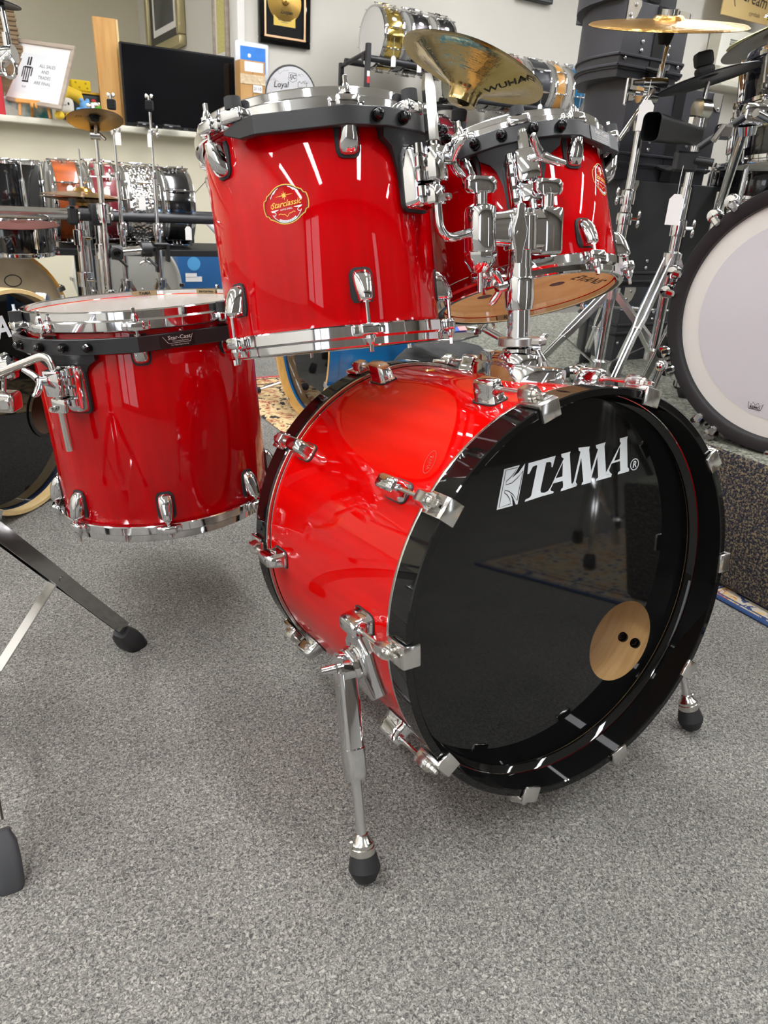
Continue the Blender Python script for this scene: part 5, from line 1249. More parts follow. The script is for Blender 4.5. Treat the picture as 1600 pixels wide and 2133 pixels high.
# toys and things between the frame and the board
YEL = mat('yellow_plush', '#e8c23a', .9, bump=(160, .4, .003)); CREAMP = mat('cream_plush', '#dcd7cb', .95, bump=(160, .4, .003)); BLU = mat('blue_plush', '#6fa8dc', .9, bump=(160, .4, .003)); GRN = mat('green_plush', '#5aa634', .9, bump=(160, .4, .003))
bk = thing('display_shelf', 'thin yellow shelf board on a dark box behind the plush toys', 'shelf', ROOM @ T((ledge(176, 5.5), 5.48, LZ))); b = MB(); b.box((0, 0, .085), (.26, .10, .15), bev=.004); b.build('dark_box', mat('dark_slate_box', '#2b3238', .5, noise=(3, 2, '#57656b', .4, .7, (.2, .2, 4))), bk); b = MB(); b.box((0, 0, .168), (.28, .12, .012), bev=.002); b.build('board', mat('yellow_board', '#d9ab1f', .4), bk)
sg = thing('plush_toy', 'bright yellow boxy plush block lying on the yellow shelf', 'toy', ROOM @ T((ledge(173, 5.45), 5.46, LZ+.1745))); b = MB(); b.box((0, 0, .030), (.115, .08, .060), bev=.008, bseg=3); b.build('body', mat('bright_yellow_foam', '#f2cf22', .9, bump=(60, .5, .004)), sg)
b = MB()
for x, z in ((-.03, .045), (-.01, .02), (.028, .043), (.036, .018)): b.disc(.006, 0, 12, T((x, -.0405, z)) @ RX(PI/2))
b.build('spots', mat('ochre_spots', '#b8960f', .8), sg, ang=0)
p1 = thing('plush_toy', 'cream plush toy with a smiling face and yellow feet beside the easel', 'toy', ROOM @ T((ledge(136, 5.25), 5.25, LZ))); b = MB(); b.box((0, 0, .075), (.105, .07, .085), bev=.026, bseg=4); b.build('body', CREAMP, p1)
for s_ in (-1, 1): b = MB(); b.ball((s_*.030-.004, -.02, .020), .026, seg=14, rings=8, sc=(1.1, 1, .85)); b.build('foot', YEL, p1)
b = MB()
for s_ in (-1, 1): b.ball((s_*.020, -.0355, .085), .0055, seg=8, rings=6, sc=(1, .5, 1.5))
b.tube([(-.008, -.0358, .079), (0, -.0362, .075), (.008, -.0358, .079)], .0014, 6); b.build('face', PRINTBLACK, p1)
p2 = thing('plush_toy', 'yellow banana shaped plush behind the cream toy', 'toy', ROOM @ T((ledge(146, 5.34), 5.34, LZ))); b = MB(); b.tube([(-.06, 0, .02), (-.05, 0, .11), (.0, 0, .155), (.055, 0, .14), (.085, 0, .085)], [.018, .036, .042, .036, .012], 14); b.build('body', YEL, p2, ang=60)
p3 = thing('plush_toy', 'blue frog-eyed plush toy left of the green one', 'toy', ROOM @ T((ledge(178, 5.28), 5.28, LZ))); b = MB(); b.ball((0, 0, .045), .045, sc=(1, .9, 1)); b.ball((.008, -.005, .085), .034, sc=(1.15, 1, .9)); b.build('body', BLU, p3, ang=70)
for s_ in (-1, 1): b = MB(); b.ball((s_*.018, -.008, .115), .012); b.build('eye', BLU, p3); 
b = MB(); b.ball((-.04, -.02, .06), .014); b.build('hand', BLU, p3)
p4 = thing('plush_toy', 'small green plush toy with a red bow, leaning on the wooden board', 'toy', ROOM @ T((ledge(199, 5.27), 5.27, LZ))); b = MB(); b.ball((0, 0, .04), .038); b.ball((0, -.004, .085), .032, sc=(1.1, 1, .9)); b.build('body', GRN, p4, ang=70); b = MB(); b.ball((-.006, -.012, .116), .010, sc=(1.5, .8, .8)); b.build('bow', mat('red_bow', '#c3202a', .7), p4)
for s_ in (-1, 1): b = MB(); b.ball((s_*.016, -.028, .096), .006); b.build('eye', PRINTWHITE, p4)
# pictures on the side wall of the opening (u = CU, facing -A) and plaque on the white wall
def wallpic(name, label, quad_px, u, fm, inner, depth=.04, border=.05):
    pts = [uvz(PU(px, py, u)) for px, py in quad_px]; v0, v1 = min(p[1] for p in pts), max(p[1] for p in pts); z0, z1 = min(p[2] for p in pts), max(p[2] for p in pts)
    t = thing(name, label, 'picture', ROOM @ T((u, (v0+v1)/2, (z0+z1)/2))); w_, h_ = v1-v0, z1-z0
    for c_, d_ in (((-depth/2, 0, h_/2-border/2), (depth, w_, border)), ((-depth/2, 0, -h_/2+border/2), (depth, w_, border)), ((-depth/2, w_/2-border/2, 0), (depth, border, h_-2*border)), ((-depth/2, -w_/2+border/2, 0), (depth, border, h_-2*border))):
        b = MB(); b.box(c_, d_, bev=depth*.2, bseg=2); b.build('frame_rail', fm, t)
    for k, (m_, s_) in enumerate(inner): b = MB(); b.box((-depth*.45-.0015*k, 0, 0), (.003, (w_-2*border)*s_, (h_-2*border)*s_)); b.build('picture_sheet', m_, t)
    return t
SILV = mat('silver_gilt_moulding', '#b5aa82', .35, .6, bump=(70, .5, .004))
wallpic('picture_frame', 'big dark picture in a gilt and black frame on the side wall of the opening', [(306, -110), (389, 95)], CU-.002, SILV, ((mat('dark_mat_board', '#3a3936', .6), 1), (PAPER, .80), (mat('dark_photo_print', '#4a4f58', .4, noise=(3, 3, '#22262c', .3, .7)), .66)), .06, .075)
wallpic('picture_frame', 'narrow framed yellow document on the side wall near its corner', [(447, -40), (481, 140)], CU-.002, FWM, ((PAPER, 1), (mat('yellow_document', '#d8cf86', .7, noise=(60, 2, '#cdc27a', .4, .6)), .72)), .03, .03)
pp = [uvz(PV(px, py, V1-.002)) for px, py in ((537, 92), (642, 105), (540, -120))]
pw_, pu, pz0, pz1 = pp[1][0]-pp[0][0], (pp[1][0]+pp[0][0])/2, pp[1][2], pp[2][2]
pq = thing('cymbal_plaque', 'black plaque with a bronze cymbal and a gold name plate on the white wall', 'plaque', ROOM @ T((pu, V1-.004, pz0)))
for c_, d_ in (((0, -.018, .018), (pw_, .036, .036)), ((pw_/2-.018, -.018, .30), (.036, .036, .53)), ((-pw_/2+.018, -.018, .30), (.036, .036, .53)), ((0, -.018, .58), (pw_, .036, .036))): b = MB(); b.box(c_, d_, bev=.005); b.build('frame_rail', BLACKGLOSS, pq)
b = MB()
for c_, d_ in (((0, -.030, .045), (pw_-.066, .006, .012)), ((pw_/2-.042, -.030, .30), (.012, .006, .50)), ((-pw_/2+.042, -.030, .30), (.012, .006, .50))): b.box(c_, d_)
b.build('gold_fillet', mat('rose_gold', '#d8b088', .3, .7), pq); b = MB(); b.box((0, -.012, .30), (pw_-.06, .01, .56)); b.build('backing', mat('black_velvet', '#0b0b0d', .9), pq)
ccz = PV(588, 2, V1-.03).z-pz0; cr_ = .120
b = MB(); b.lathe([(cr_, 0), (cr_*.5, .010), (cr_*.22, .014), (cr_*.16, .024), (.004, .028)], 48, T((0, -.018, ccz)) @ RX(PI/2)); b.build('cymbal', BRONZE, pq, label='small bronze cymbal mounted on the plaque'); b = MB(); vs, fs = text_faces('Zildjian', .030, .2, .0003); b.vf([(v[0], v[1], 0) for v in vs], fs, T((.01, -.0285, ccz-.060)) @ RX(PI/2)); b.build('cymbal_print', PRINTBLACK, pq, ang=0)
b = MB(); b.box((.0, -.018, .165), (.155, .003, .105)); b.build('name_plate', mat('gold_plate', '#c9ac52', .35, .5), pq); b = MB()
for y, w_ in ((.200, .030), (.189, .040), (.178, .085), (.156, .070), (.145, .095), (.134, .050)): b.vf([(-w_/2, y-.0016, 0), (w_/2, y-.0016, 0), (w_/2, y+.0016, 0), (-w_/2, y+.0016, 0)], [(0, 1, 2, 3)], T((0, -.0200, 0)) @ RX(PI/2))
b.build('plate_lettering', PRINTGREY, pq, ang=0)
# ------------------------------------------------------------------ middle distance: blue bass drum, bag, upper snare racks
MAPLEHOOP = mat('maple_wood_hoop', '#d9a860', .3, coat=.8, noise=(22, 4, '#cb9648', .3, .7, (1, 1, 6))); BLUEL = mat('blue_lacquer', '#0a6aa8', .3, coat=1, noise=(40, 4, '#0a5a96', .3, .7, (1, 1, .1)))
bn_ = V((math.cos(3.65), math.sin(3.65), 0)); BLL = .365
bb = gdrum('bass_drum', 'bright blue bass drum with a maple hoop and black head on the persian rug', frame(V((-.36, 2.78, .300)) - bn_*BLL, bn_, (0, 0, 1)), .279, BLL, BLUEL, BLUEL, 8, 'wood', 'box', HEADBLACK, SKIN, a0=.39, recess=.03)
b = MB(); b.lathe([(.2865, BLL+.0012), (.2745, BLL+.0016), (.2735, BLL), (.2735, BLL-.0385)], 96); b.build('hoop_inside', MAPLEHOOP, bb, label='natural maple inside of the front hoop')
sp1 = MB(); Mq = on_shell(rad(130), BLL-.12, .279, 1); p0 = Mq @ V((0, 0, .02)); bbM = bb.matrix_basis; ftw = V((-.565, 3.02, .035)); ftl = bbM.inverted() @ ftw
sp1.cyl(p0, ftl, .007, seg=12); sp1.box((0, 0, .012), (.05, .05, .024), Mq, bev=.005); so = sp1.build('spur', CHROME, bb)
b = MB(); b.lathe([(.001, -.012), (.013, -.010), (.017, .02), (.012, .028), (.001, .028)], 16, T(ftl)); b.build('rubber_foot', RUBBER, bb)
bag = thing('gig_bag', 'slumped black padded bag behind the red bass drum', 'bag', T(PY(948, 760, 1.72).xy.to_3d()))
BAGM = mat('black_nylon', '#151516', .65, bump=(14, .5, .02)); bt = PY(905, 706, 1.72).z
b = MB(); bm2 = bmesh.new(); bmesh.ops.create_icosphere(bm2, subdivisions=4, radius=1)
from mathutils import noise as _ns
for v in bm2.verts:
    p = v.co.copy(); k = 1+.18*_ns.noise(p*1.7+V((3, 1, 2)))+.05*_ns.noise(p*5)
    q = V((p.x*.175*k, p.y*.13*k, 0)); zz = max(-.92, min(.8, p.z*1.15)); v.co = V((q.x, q.y, bt*(.5+.52*zz*k)+.01))
mb_ = bpy.data.meshes.new('body'); zmin = min(v.co.z for v in bm2.verts)
for v in bm2.verts: v.co.z -= zmin
bm2.to_mesh(mb_); bm2.free(); b.bm.free(); mb_.polygons.foreach_set('use_smooth', [True]*len(mb_.polygons)); mb_.materials.append(BAGM); link('body', mb_, bag)
b = MB(); b.tube([(-.145, -.05, bt*.70), (-.05, -.11, bt*.84), (.05, -.11, bt*.82), (.14, -.05, bt*.66)], .006, 8, flat=(1, .5)); b.build('seam_piping', mat('bag_piping', '#0a0a0a', .5), bag)
fp = thing('foot_pedal', 'chrome drum pedal with a red and blue sticker lying on the black bag', 'pedal', frame(PY(925, 694, 1.70), V((0, -.35, 1)), V((1, .25, .1))))
b = MB(); b.prism([(-.11, -.012), (-.08, -.036), (.03, -.040), (.075, -.026), (.085, .0), (.070, .022), (.02, .030), (-.07, .028)], 0, .006, bev=.002); b.build('footboard', CHROME, fp); b = MB(); b.box((.02, .0, .0075), (.06, .018, .002)); b.build('sticker', mat('blue_sticker', '#2b4fa8', .4), fp)
for x in (-.003, .043): b = MB(); b.box((x, 0, .0088), (.018, .018, .001)); b.build('sticker_end', mat('pink_sticker', '#d98a8a', .4), fp)
b = MB()
b.tube([(.085, -.01, .010), (.115, -.055, .006), (.122, -.063, .006), (.130, -.055, .006), (.100, -.008, .010)], .004, 8); b.cyl((.075, -.02, .01), (.105, .018, .012), .008, seg=12); b.build('spring_arm', CHROME, fp)
b = MB(); b.cyl((.10, .02, .0), (.10, .02, .03), .012, seg=14); b.build('beater_shaft', NICKEL, fp)

BLKSHELL = mat('black_nickel_shell', '#4b484a', .25, .9, noise=(60, 3, '#3a3739', .3, .7, (1, 1, .05))); GREYSP = mat('grey_oyster_shell', '#6e6b66', .35, coat=.5, noise=(30, 4, '#8d8a84', .35, .65)); REDWOOD = wood('red_mahogany', '#9c4424', '#6c2814', .8); SATBLK = mat('satin_black_shell', '#2b2c30', .4); TEAL = mat('teal_lacquer', '#0d5f86', .25, coat=1); AMBER = wood('amber_maple', '#e0a03a', '#cd8a26'); HONEY = wood('honey_wood', '#c8964e', '#a87434')
def upper_rack(label, u0, u1, v, zbar, zlow, posts, zshelf):
    t = thing('snare_rack', label, 'rack', ROOM @ T(((u0+u1)/2, v, 0)), 'tube racks along the white wall')
    for dv, dz in ((-.125, 0), (.125, 0)): rtube(t, 'cradle_rail', (u0, v+dv, zbar+dz), (u1, v+dv, zbar+dz), .020, BLACKSTEEL)
    for dv in (-.11, .11): rtube(t, 'lower_rail', (u0, v+dv, zlow), (u1, v+dv, zlow), .020, BLACKSTEEL)
    rbox(t, 'bottom_shelf', ((u0+u1)/2, v, zshelf-.011), (u1-u0, .30, .022), mat('dark_shelf', '#17171a', .5))
    rbox(t, 'lower_shelf', ((u0+u1)/2, v+.02, zbar-.215), (u1-u0, .26, .018), mat('black_shelf_sheet', '#101012', .5))
    for u in posts:
        for dv, top in ((-.17, zbar+.075), (.21, zbar+.0)):
            rbox(t, 'upright', (u, v+dv, top/2), (.030, .030, top), BLACKSTEEL)
        rtube(t, 'side_bar', (u, v-.17, zbar+.03), (u, v+.21, zbar-.02), .014, BLACKSTEEL); rtube(t, 'side_bar', (u, v-.17, zbar-.22), (u, v+.21, zbar-.20), .014, BLACKSTEEL)
    b = MB(); b.box((posts[0]-.0, v-.1862, zbar-.13), (.020, .002, .035), ROOM); b.build('red_sticker', mat('red_sticker', '#c8323a', .5), t, X=inv(t)); b = MB(); b.box((posts[0], v-.1862, zbar-.095), (.020, .002, .030), ROOM); b.build('white_sticker', PAPER, t, X=inv(t))
    return t
RV = 5.0; zc1 = 1.755; zb1 = zc1-.142
upper_rack('black tube rack holding the brass and two black snares by the white wall', 2.56, 3.33, RV, zb1, .62, (2.575, 3.315), .974)
zc2 = 1.600; zb2 = zc2-.142
upper_rack('black tube rack with the red wood and teal snares, further right along the wall', 3.345, 4.77, RV, zb2, .62, (3.365, 4.75), .944)
g2 = 'snares on the wall racks'
SW = mat('swirl_badge', '#dfe2ea', .3)
sA = gdrum('snare_drum', 'polished brass snare on the wall rack', SN(2.685, zc1, RV), .178, .160, GOLD, CHROME, 10, 'cast', 'tube', SKINGREY, SKIN, group=g2, a0=.1); snare_badge(sA, .178, .16, 1.05, SW)
sB = gdrum('snare_drum', 'black nickel snare next to the brass snare', SN(2.890, zc1, RV), .178, .160, BLKSHELL, CHROME, 10, 'cast', 'tube', SKIN, SKIN, group=g2, a0=.1); snare_badge(sB, .178, .16, 1.05, SW)
sC = gdrum('snare_drum', 'black nickel snare at the right end of the nearer wall rack', SN(3.095, zc1, RV), .178, .160, BLKSHELL, CHROME, 10, 'cast', 'tube', SKIN, SKIN, group=g2, a0=.1); snare_badge(sC, .178, .16, 1.05, SW)
specs = [(3.56, .165, GREYSP, 'cast', 'long', 'grey oyster snare with a cream head, left end of the further wall rack', SKINCREAM), (3.80, .10, mat('white_pearl_shell', '#c9c6be', .3, coat=.6), 'flange', 'tube', 'narrow pale snare between the grey and the red wood snares', SKIN), (3.945, .135, REDWOOD, 'cast', 'tube', 'red mahogany snare on the further wall rack', SKIN), (4.125, .185, SATBLK, 'flange', 'long', 'deep satin black snare on the further wall rack', SKIN), (4.345, .12, HONEY, 'cast', 'tube', 'honey wood snare on the further wall rack, left of the teal one', SKIN), (4.52, .145, TEAL, 'cast', 'tube', 'teal snare at the right end of the further wall rack', SKIN), (4.71, .13, mat('silver_shell', '#b9bbc0', .25, 1), 'cast', 'tube', 'silver snare half hidden behind the black cases', SKIN)]
for u, L_, m_, hk, lg, lab, hd_ in specs:
    u -= .185
    s_ = gdrum('snare_drum', lab, SN(u, zc2, RV), .178, L_, m_, CHROME, 8, hk, lg, SKIN, hd_, group=g2, a0=.2)
    if m_ in (REDWOOD, SATBLK): snare_badge(s_, .178, L_, 1.0, SW if m_ is SATBLK else PRINTBLACK)
price_tag('white tag on the brass snare', UV(2.745, 4.795, zc1-.02), .10); price_tag('white tag on the black snare beside the brass one', UV(2.945, 4.795, zc1-.02), .11); price_tag('white tag on the last black snare of the nearer rack', UV(3.155, 4.795, zc1-.02), .11)
price_tag('white tag on the satin black snare', UV(4.015, 4.795, zc2), .12); price_tag('white tag on the honey wood snare', UV(4.215, 4.795, zc2-.04), .10); price_tag('white tag on the teal snare', UV(4.400, 4.795, zc2-.02), .12)
# lower tier
ylw = gdrum('snare_drum', 'amber yellow snare on the lower rails, seen between the two red toms', SN(3.02, .98+.18, RV), .178, .150, AMBER, CHROME, 8, 'cast', 'tube', SKIN, SKINGREY, a0=.15, group='snares on the lower rails')
gdrum('snare_drum', 'chrome snare on the lower rails left of the amber yellow one', SN(2.82, .98+.18, RV), .178, .150, CHROME, CHROME, 8, 'cast', 'tube', SKIN, SKINGREY, a0=.2, group='snares on the lower rails'); gdrum('snare_drum', 'maroon snare on the lower rails right of the amber yellow one', SN(3.175, .98+.18, RV), .178, .150, MAROON, CHROME, 8, 'cast', 'tube', SKIN, SKINGREY, a0=.2, group='snares on the lower rails')
snare_badge(ylw, .178, .15, 1.2, PRINTBLACK)
gdrum('snare_drum', 'walnut snare in the shade under the further wall rack', SN(4.22, 1.13, RV), .178, .16, HONEY, CHROME, 8, 'cast', 'tube', SKIN, SKIN, a0=.2, group='snares on the lower rails'); gdrum('snare_drum', 'copper coloured snare in the shade under the further wall rack', SN(4.42, 1.13, RV), .178, .16, REDWOOD, CHROME, 8, 'cast', 'tube', SKIN, SKIN, a0=.2, group='snares on the lower rails')
# inverted china cymbal on its own black stand
cc = PV(958, 222, 1.98); cx_, cy_ = cc.x, cc.y; czz = cc.z
cs = thing('cymbal_stand', 'black cymbal stand carrying the upturned china cymbal', 'stand', T((cx_, cy_, 0)))
pole(cs, (cx_, cy_, .08), (cx_, cy_, .72), .013, BLACKMETAL, 'lower_tube'); pole(cs, (cx_, cy_, .70), (cx_, cy_, czz-.03), .010, BLACKMETAL, 'upper_tube'); tripod(cs, (cx_, cy_, 0), .008, .12, .38, .13, .5, BLACKMETAL)
b = MB(); b.lathe([(.010, -.026), (.021, -.024), (.023, .0), (.018, .006), (.006, .008)], 20, T((cx_, cy_, czz-.012))); b.build('felt_cup', FELT, cs, X=inv(cs))
chn = V((.30, .17, 1)).normalized()
ch_, _ = cymbal('large upturned china cymbal with a flared rim between the two red toms', cc + chn*.0, -chn, .425, cym_mat('china_bronze', '#d9c08a', '#c4a96e', .16, dist=.0010), 'china', felt=False)
# built bell-down: move it so the bell sits on the cup
ch_.matrix_world = frame(cc + chn*.135, -chn, A)
Fc = ch_.matrix_world.copy(); q_ = Fc.inverted() @ PV(1022, 218, 1.90); a0_ = math.atan2(q_.y, q_.x); Rr = .2125
def chz(r): 
    k = r/Rr; pts = ((.26, .40), (.45, .30), (.70, .19), (.80, .14), (.90, .135)); 
    for (a, za), (b_, zb_) in zip(pts, pts[1:]):
        if a <= k <= b_: return Rr*(za+(zb_-za)*(k-a)/(b_-a))
    return Rr*.14
b = MB(); vs, fs = text_faces('WUHAN', .034, .1, .0006)
def chm(x, y): r = Rr*.60+x; a = a0_+y/r; return (r*math.cos(a), r*math.sin(a), chz(r)+.0016)
b.vf(*mapvf((vs, fs), chm)); b.build('underside_print', PRINTBLACK, ch_, ang=0)
# ------------------------------------------------------------------ right: case stack
CASEM = mat('black_fibre_case', '#303038', .55, bump=(120, .12, .001), noise=(5, 4, '#28282f', .3, .7)); CASEM2 = mat('worn_black_fibre', '#27282a', .6, bump=(90, .2, .0015), noise=(7, 5, '#33342f', .55, .75)); CORNER = mat('cream_steel_corner', '#b5b0a5', .4, .5); RIVET = mat('rivet_steel', '#b9b9bb', .25, 1)
rivm = MB(); rivm.ball((0, 0, .001), .0060, sc=(1, 1, .55), seg=10, rings=6); RIVM = rivm.mesh('rivet', RIVET)
def case(label, u0, v0, z0, w_, d_, h_, m, lidf=.34, bulge=.10):
    """drum case with a rounded far-left flank; near-left vertical edge at (u0, v0)"""
    t = thing('drum_case', label, 'case', ROOM @ T((u0, v0, z0)), 'stacked black drum cases')
    def outline(g=0.0):
        k = .86
        pts = [(0, 0), (w_-.05, 0), (w_, .05), (w_, .30), (w_*.85, .36), (w_*.62, .36)]
        pts += [(x*(1+bulge*0), y*k) for x, y in ((.17, .385), (.125, .350), (.085, .305), (.052, .255), (.027, .20), (.010, .14), (.001, .08), (-.001, .03))]
        if g:
            c_ = (w_*.5, d_*.5); pts = [(x + (g if x > c_[0] else -g)*(1 if abs(x-c_[0]) > w_*.3 else .4), y + (g if y > c_[1] else -g)*(1 if abs(y-c_[1]) > d_*.3 else .4)) for x, y in pts]
        return pts
    b = MB(); b.prism(outline(), 0, h_*(1-lidf), bev=0); b.build('lower_shell', m, t, ang=30)
    b = MB(); b.prism(outline(.007), h_*(1-lidf)-.055, h_, bev=.006); b.build('lid', m, t, ang=30)
    for dz in (-.047, -.020):
        b = MB(); o_ = [V((*p, 0)) for p in outline(.010)]; b.tube([p+V((0, 0, h_*(1-lidf)+dz)) for p in o_]+[o_[0]+V((0, 0, h_*(1-lidf)+dz))], .0045, 6); b.build('lid_bead', m, t)
    def corner(x, z, sgn, part='corner_plate'):
        b = MB()
        pr = [(0, 0), (.048, 0), (.050, .012), (.038, .040), (.016, .056), (0, .058)]
        b.prism([(q[0], q[1]*sgn) for q in pr], .0085, .0110, T((x, 0, z)) @ RX(PI/2)); 
        b.prism([(q[0], q[1]*sgn) for q in pr], .0085, .0110, T((x, 0, z)) @ RZ(-PI/2) @ Matrix.Diagonal((-1, 1, 1, 1)) @ RX(-PI/2) @ Matrix.Diagonal((1, -1, 1, 1)))
        b.build(part, CORNER, t)
        for q in ((.028, .012), (.012, .038)): link('rivet', RIVM, t, T((x+q[0], -.0105, z+q[1]*sgn)) @ RX(PI/2))
    corner(-.004, h_-.001, -1)
    b = MB(); b.prism([(0, 0), (-.040, 0), (-.043, -.012), (-.034, -.036), (-.014, -.05), (0, -.05)], .0085, .0105, T((w_-.052, 0, h_-.002)) @ RX(PI/2)); b.build('corner_plate', CORNER, t)
    nz = max(2, int(h_/.085))
    for k in range(nz):
        z = h_*(k+.5)/nz
        for x in (.014, w_-.062): link('rivet', RIVM, t, T((x, -.0085 if z > h_*(1-lidf)-.055 else -.0012, z)) @ RX(PI/2))
    for x in (.25*w_, .62*w_): 
        for dz in (-.012, -.034): link('rivet', RIVM, t, T((x, -.009, h_*(1-lidf)+dz+.03)) @ RX(PI/2))
    b = MB(); b.box((w_*.47, -.0085, h_*.5), (.045, .004, h_*.98), bev=.001); b.build('strap', mat('black_web_strap', '#101013', .8), t)
    b = MB(); b.tube([(w_*.36, -.008, h_*.16), (w_*.42, -.026, h_*.13), (w_*.56, -.026, h_*.16), (w_*.64, -.008, h_*.24)], .007, 8, flat=(1, 1.6)); b.build('handle', mat('black_leather', '#0e0e10', .6), t)
    return t
CV = 1.80
zr = RZ0
def cz(px, py): return uvz(PV(px, py, CV))
case('big black fibre case at the bottom of the stack, on the riser', 1.965, CV, zr, .62, .52, cz(1310, 597)[2]-zr+.0, CASEM2, .42)
z1_ = cz(1310, 597)[2]
case('wide scuffed black fibre case, second from the bottom of the stack', 1.895, CV+.005, z1_, .60, .52, cz(1315, 374)[2]-z1_, CASEM2, .80)
z2_ = cz(1315, 374)[2]
case('black fibre case in the middle of the stack, behind the cowbell', 1.845, CV+.01, z2_, .46, .50, cz(1317, 162)[2]-z2_, CASEM, .66)
z3_ = cz(1317, 162)[2]
case('black fibre case fourth from the bottom, behind the big ride cymbal', 1.790, CV+.015, z3_, .30, .44, cz(1310, 38)[2]-z3_+.05, CASEM, .60)
z4_ = cz(1310, 38)[2]+.05
case('black fibre case at the very top of the stack', 1.760, CV+.02, z4_, .28, .40, .30, CASEM, .40, .13)

# ------------------------------------------------------------------ cymbal stands on the riser
LEGCH = mat('leg_chrome', (.86, .86, .86), .24, 1.0)
def up_to(px, py, x, y):
    """height on the vertical line at (x, y) that meets image row py"""
    lo, hi = 0.0, 2.2
    for _ in range(40):
        m = (lo+hi)/2
        if proj_y((x, y, m)) > py: lo = m
        else: hi = m
    return (lo+hi)/2
r1 = PV(1268, 640, 1.60); x1, y1 = r1.x, r1.y; h1 = lambda py: up_to(0, py, x1, y1)
R1 = thing('cymbal_stand', 'tall chrome boom stand carrying the big ride cymbal in front of the cases', 'stand', T((x1, y1, RZ0)))
pole(R1, (x1, y1, RZ0+.03), (x1, y1, h1(430)), .0145, CHROME, 'lower_tube'); pole(R1, (x1, y1, h1(455)), (x1, y1, h1(255)), .0115, CHROME, 'middle_tube'); pole(R1, (x1, y1, h1(260)), (x1, y1, h1(205)), .0085, NICKEL, 'memory_tube')
clampring(R1, (x1, y1, h1(455)), .015, CHROME, (.9, -.4, 0), .034); clampring(R1, (x1, y1, h1(410)), .013, CHROME, (-.9, -.4, 0), .040); clampring(R1, (x1, y1, h1(262)), .012, CHROME, None, .030)
tl_ = V((x1, y1, h1(195)))
b = MB(); b.cyl(tl_+V((-.020, -.006, 0)), tl_+V((.026, .004, 0)), .024, seg=22); b.cyl(tl_+V((-.060, -.02, 0)), tl_+V((-.02, -.006, 0)), .006, seg=10); b.box(tl_+V((-.058, -.02, 0)), (.008, .012, .065), bev=.003); b.build('boom_tilter', CHROME, R1, X=inv(R1))
bu = PV(1393, 90, 1.57); bm1 = PV(1372, 172, 1.57)
pole(R1, PV(1290, 290, 1.58), PV(1362, 186, 1.57), .0062, NICKEL, 'boom_rod'); b = MB(); b.cyl(bm1+V((-.045, -.015, -.004)), bm1+V((.02, .0, 0)), .012, seg=14); b.cyl(bm1+V((-.07, -.02, -.006)), bm1+V((-.045, -.015, -.004)), .006, .009, seg=10); b.build('boom_clamp', CHROME, R1, X=inv(R1))
pole(R1, bm1+V((0, 0, -.012)), bm1.lerp(bu, .45), .0095, CHROME, 'tilter_post'); pole(R1, bm1.lerp(bu, .4), bu+V((0, 0, .03)), .0055, CHROME, 'cymbal_post')
tripod(R1, (x1, y1, 0), RZ0, h1(757), h1(610), .27, rad(205), LEGCH, inv(R1), .0145, .024)
rc_ = PV(1391, 54, 1.57)
RIDE = cym_mat('hammered_ride_bronze', '#d0a45c', '#b98a48', .3, dist=.0025)
cymbal('big hammered bronze ride cymbal seen edge-on in front of the cases', rc_, V((-.05, -.245, 1)), .395, RIDE, 'flat', felt=False)
b = MB(); Fq = frame(rc_, V((-.05, -.245, 1))); b.cyl((0, 0, .018), (0, 0, .036), .021, seg=28, M=Fq); b.build('knurled_cap', CHROME, R1, X=inv(R1)); b = MB(); b.cyl((0, 0, -.040), (0, 0, -.003), .014, .024, seg=18, M=Fq); b.build('felt', FELT, R1, X=inv(R1))
price_tag('white tag hanging from the ride cymbal stand', PV(1357, 166, 1.53), .045, .036, .070)
b = MB(); 
r2 = PV(1412, 480, 1.46); x2, y2 = r2.x, r2.y; h2 = lambda py: up_to(0, py, x2, y2)
R2 = thing('cymbal_stand', 'chrome stand with a black practice cymbal and cowbell beside the white drum', 'stand', T((x2, y2, RZ0)))
pole(R2, (x2, y2, RZ0+.12), (x2, y2, h2(390)), .0135, CHROME, 'lower_tube'); pole(R2, (x2, y2, h2(400)), (x2, y2, h2(240)), .0105, CHROME, 'middle_tube'); pole(R2, (x2, y2, h2(245)), (x2, y2, h2(170)), .0058, CHROME, 'top_tube')
clampring(R2, (x2, y2, h2(475)), .014, CHROME, (.9, -.3, 0), .045); clampring(R2, (x2, y2, h2(250)), .011, CHROME, None, .035); b = MB(); c2 = V((x2, y2, h2(228))); b.cyl(c2+V((-.018, -.012, 0)), c2+V((.01, .0, 0)), .024, seg=22); b.build('tilter_disc', NICKEL, R2, X=inv(R2))
b = MB(); c3 = V((x2, y2, h2(338))); b.box(c3+V((-.02, -.01, 0)), (.06, .03, .048), bev=.005); b.cyl(c3+V((.0, -.02, .004)), c3+V((.045, -.03, 0)), .010, seg=12); b.build('cowbell_clamp', BLACKMETAL, R2, X=inv(R2))
tripod(R2, (x2, y2, 0), RZ0, h2(735), h2(540), .20, rad(222), LEGCH, inv(R2), .0135, .024)
pc_ = V((x2, y2, h2(166)))
cymbal('black scuffed practice cymbal tilted on the stand beside the cases', pc_, V((-.30, .10, 1)), .245, DARKCYM, 'flat', felt=False)
b = MB(); b.box((0, 0, .020), (.044, .038, .020), frame(pc_+V((-.008, 0, 0)), V((-.30, .10, 1))), bev=.008, bseg=2); b.box((0, 0, .046), (.046, .034, .036), frame(pc_+V((-.008, 0, 0)), V((-.30, .10, 1))), bev=.010, bseg=2); b.build('cymbal_topper', RUBBER, R2, X=inv(R2))
cwb = thing('cowbell', 'black cowbell held on the stand below the practice cymbal', 'cowbell', frame(PV(1356, 264, 1.42), (PV(1452, 285, 1.46)-PV(1356, 264, 1.42)), (0, 0, 1)))
b = MB()
cl = (PV(1452, 285, 1.46)-PV(1356, 264, 1.42)).length
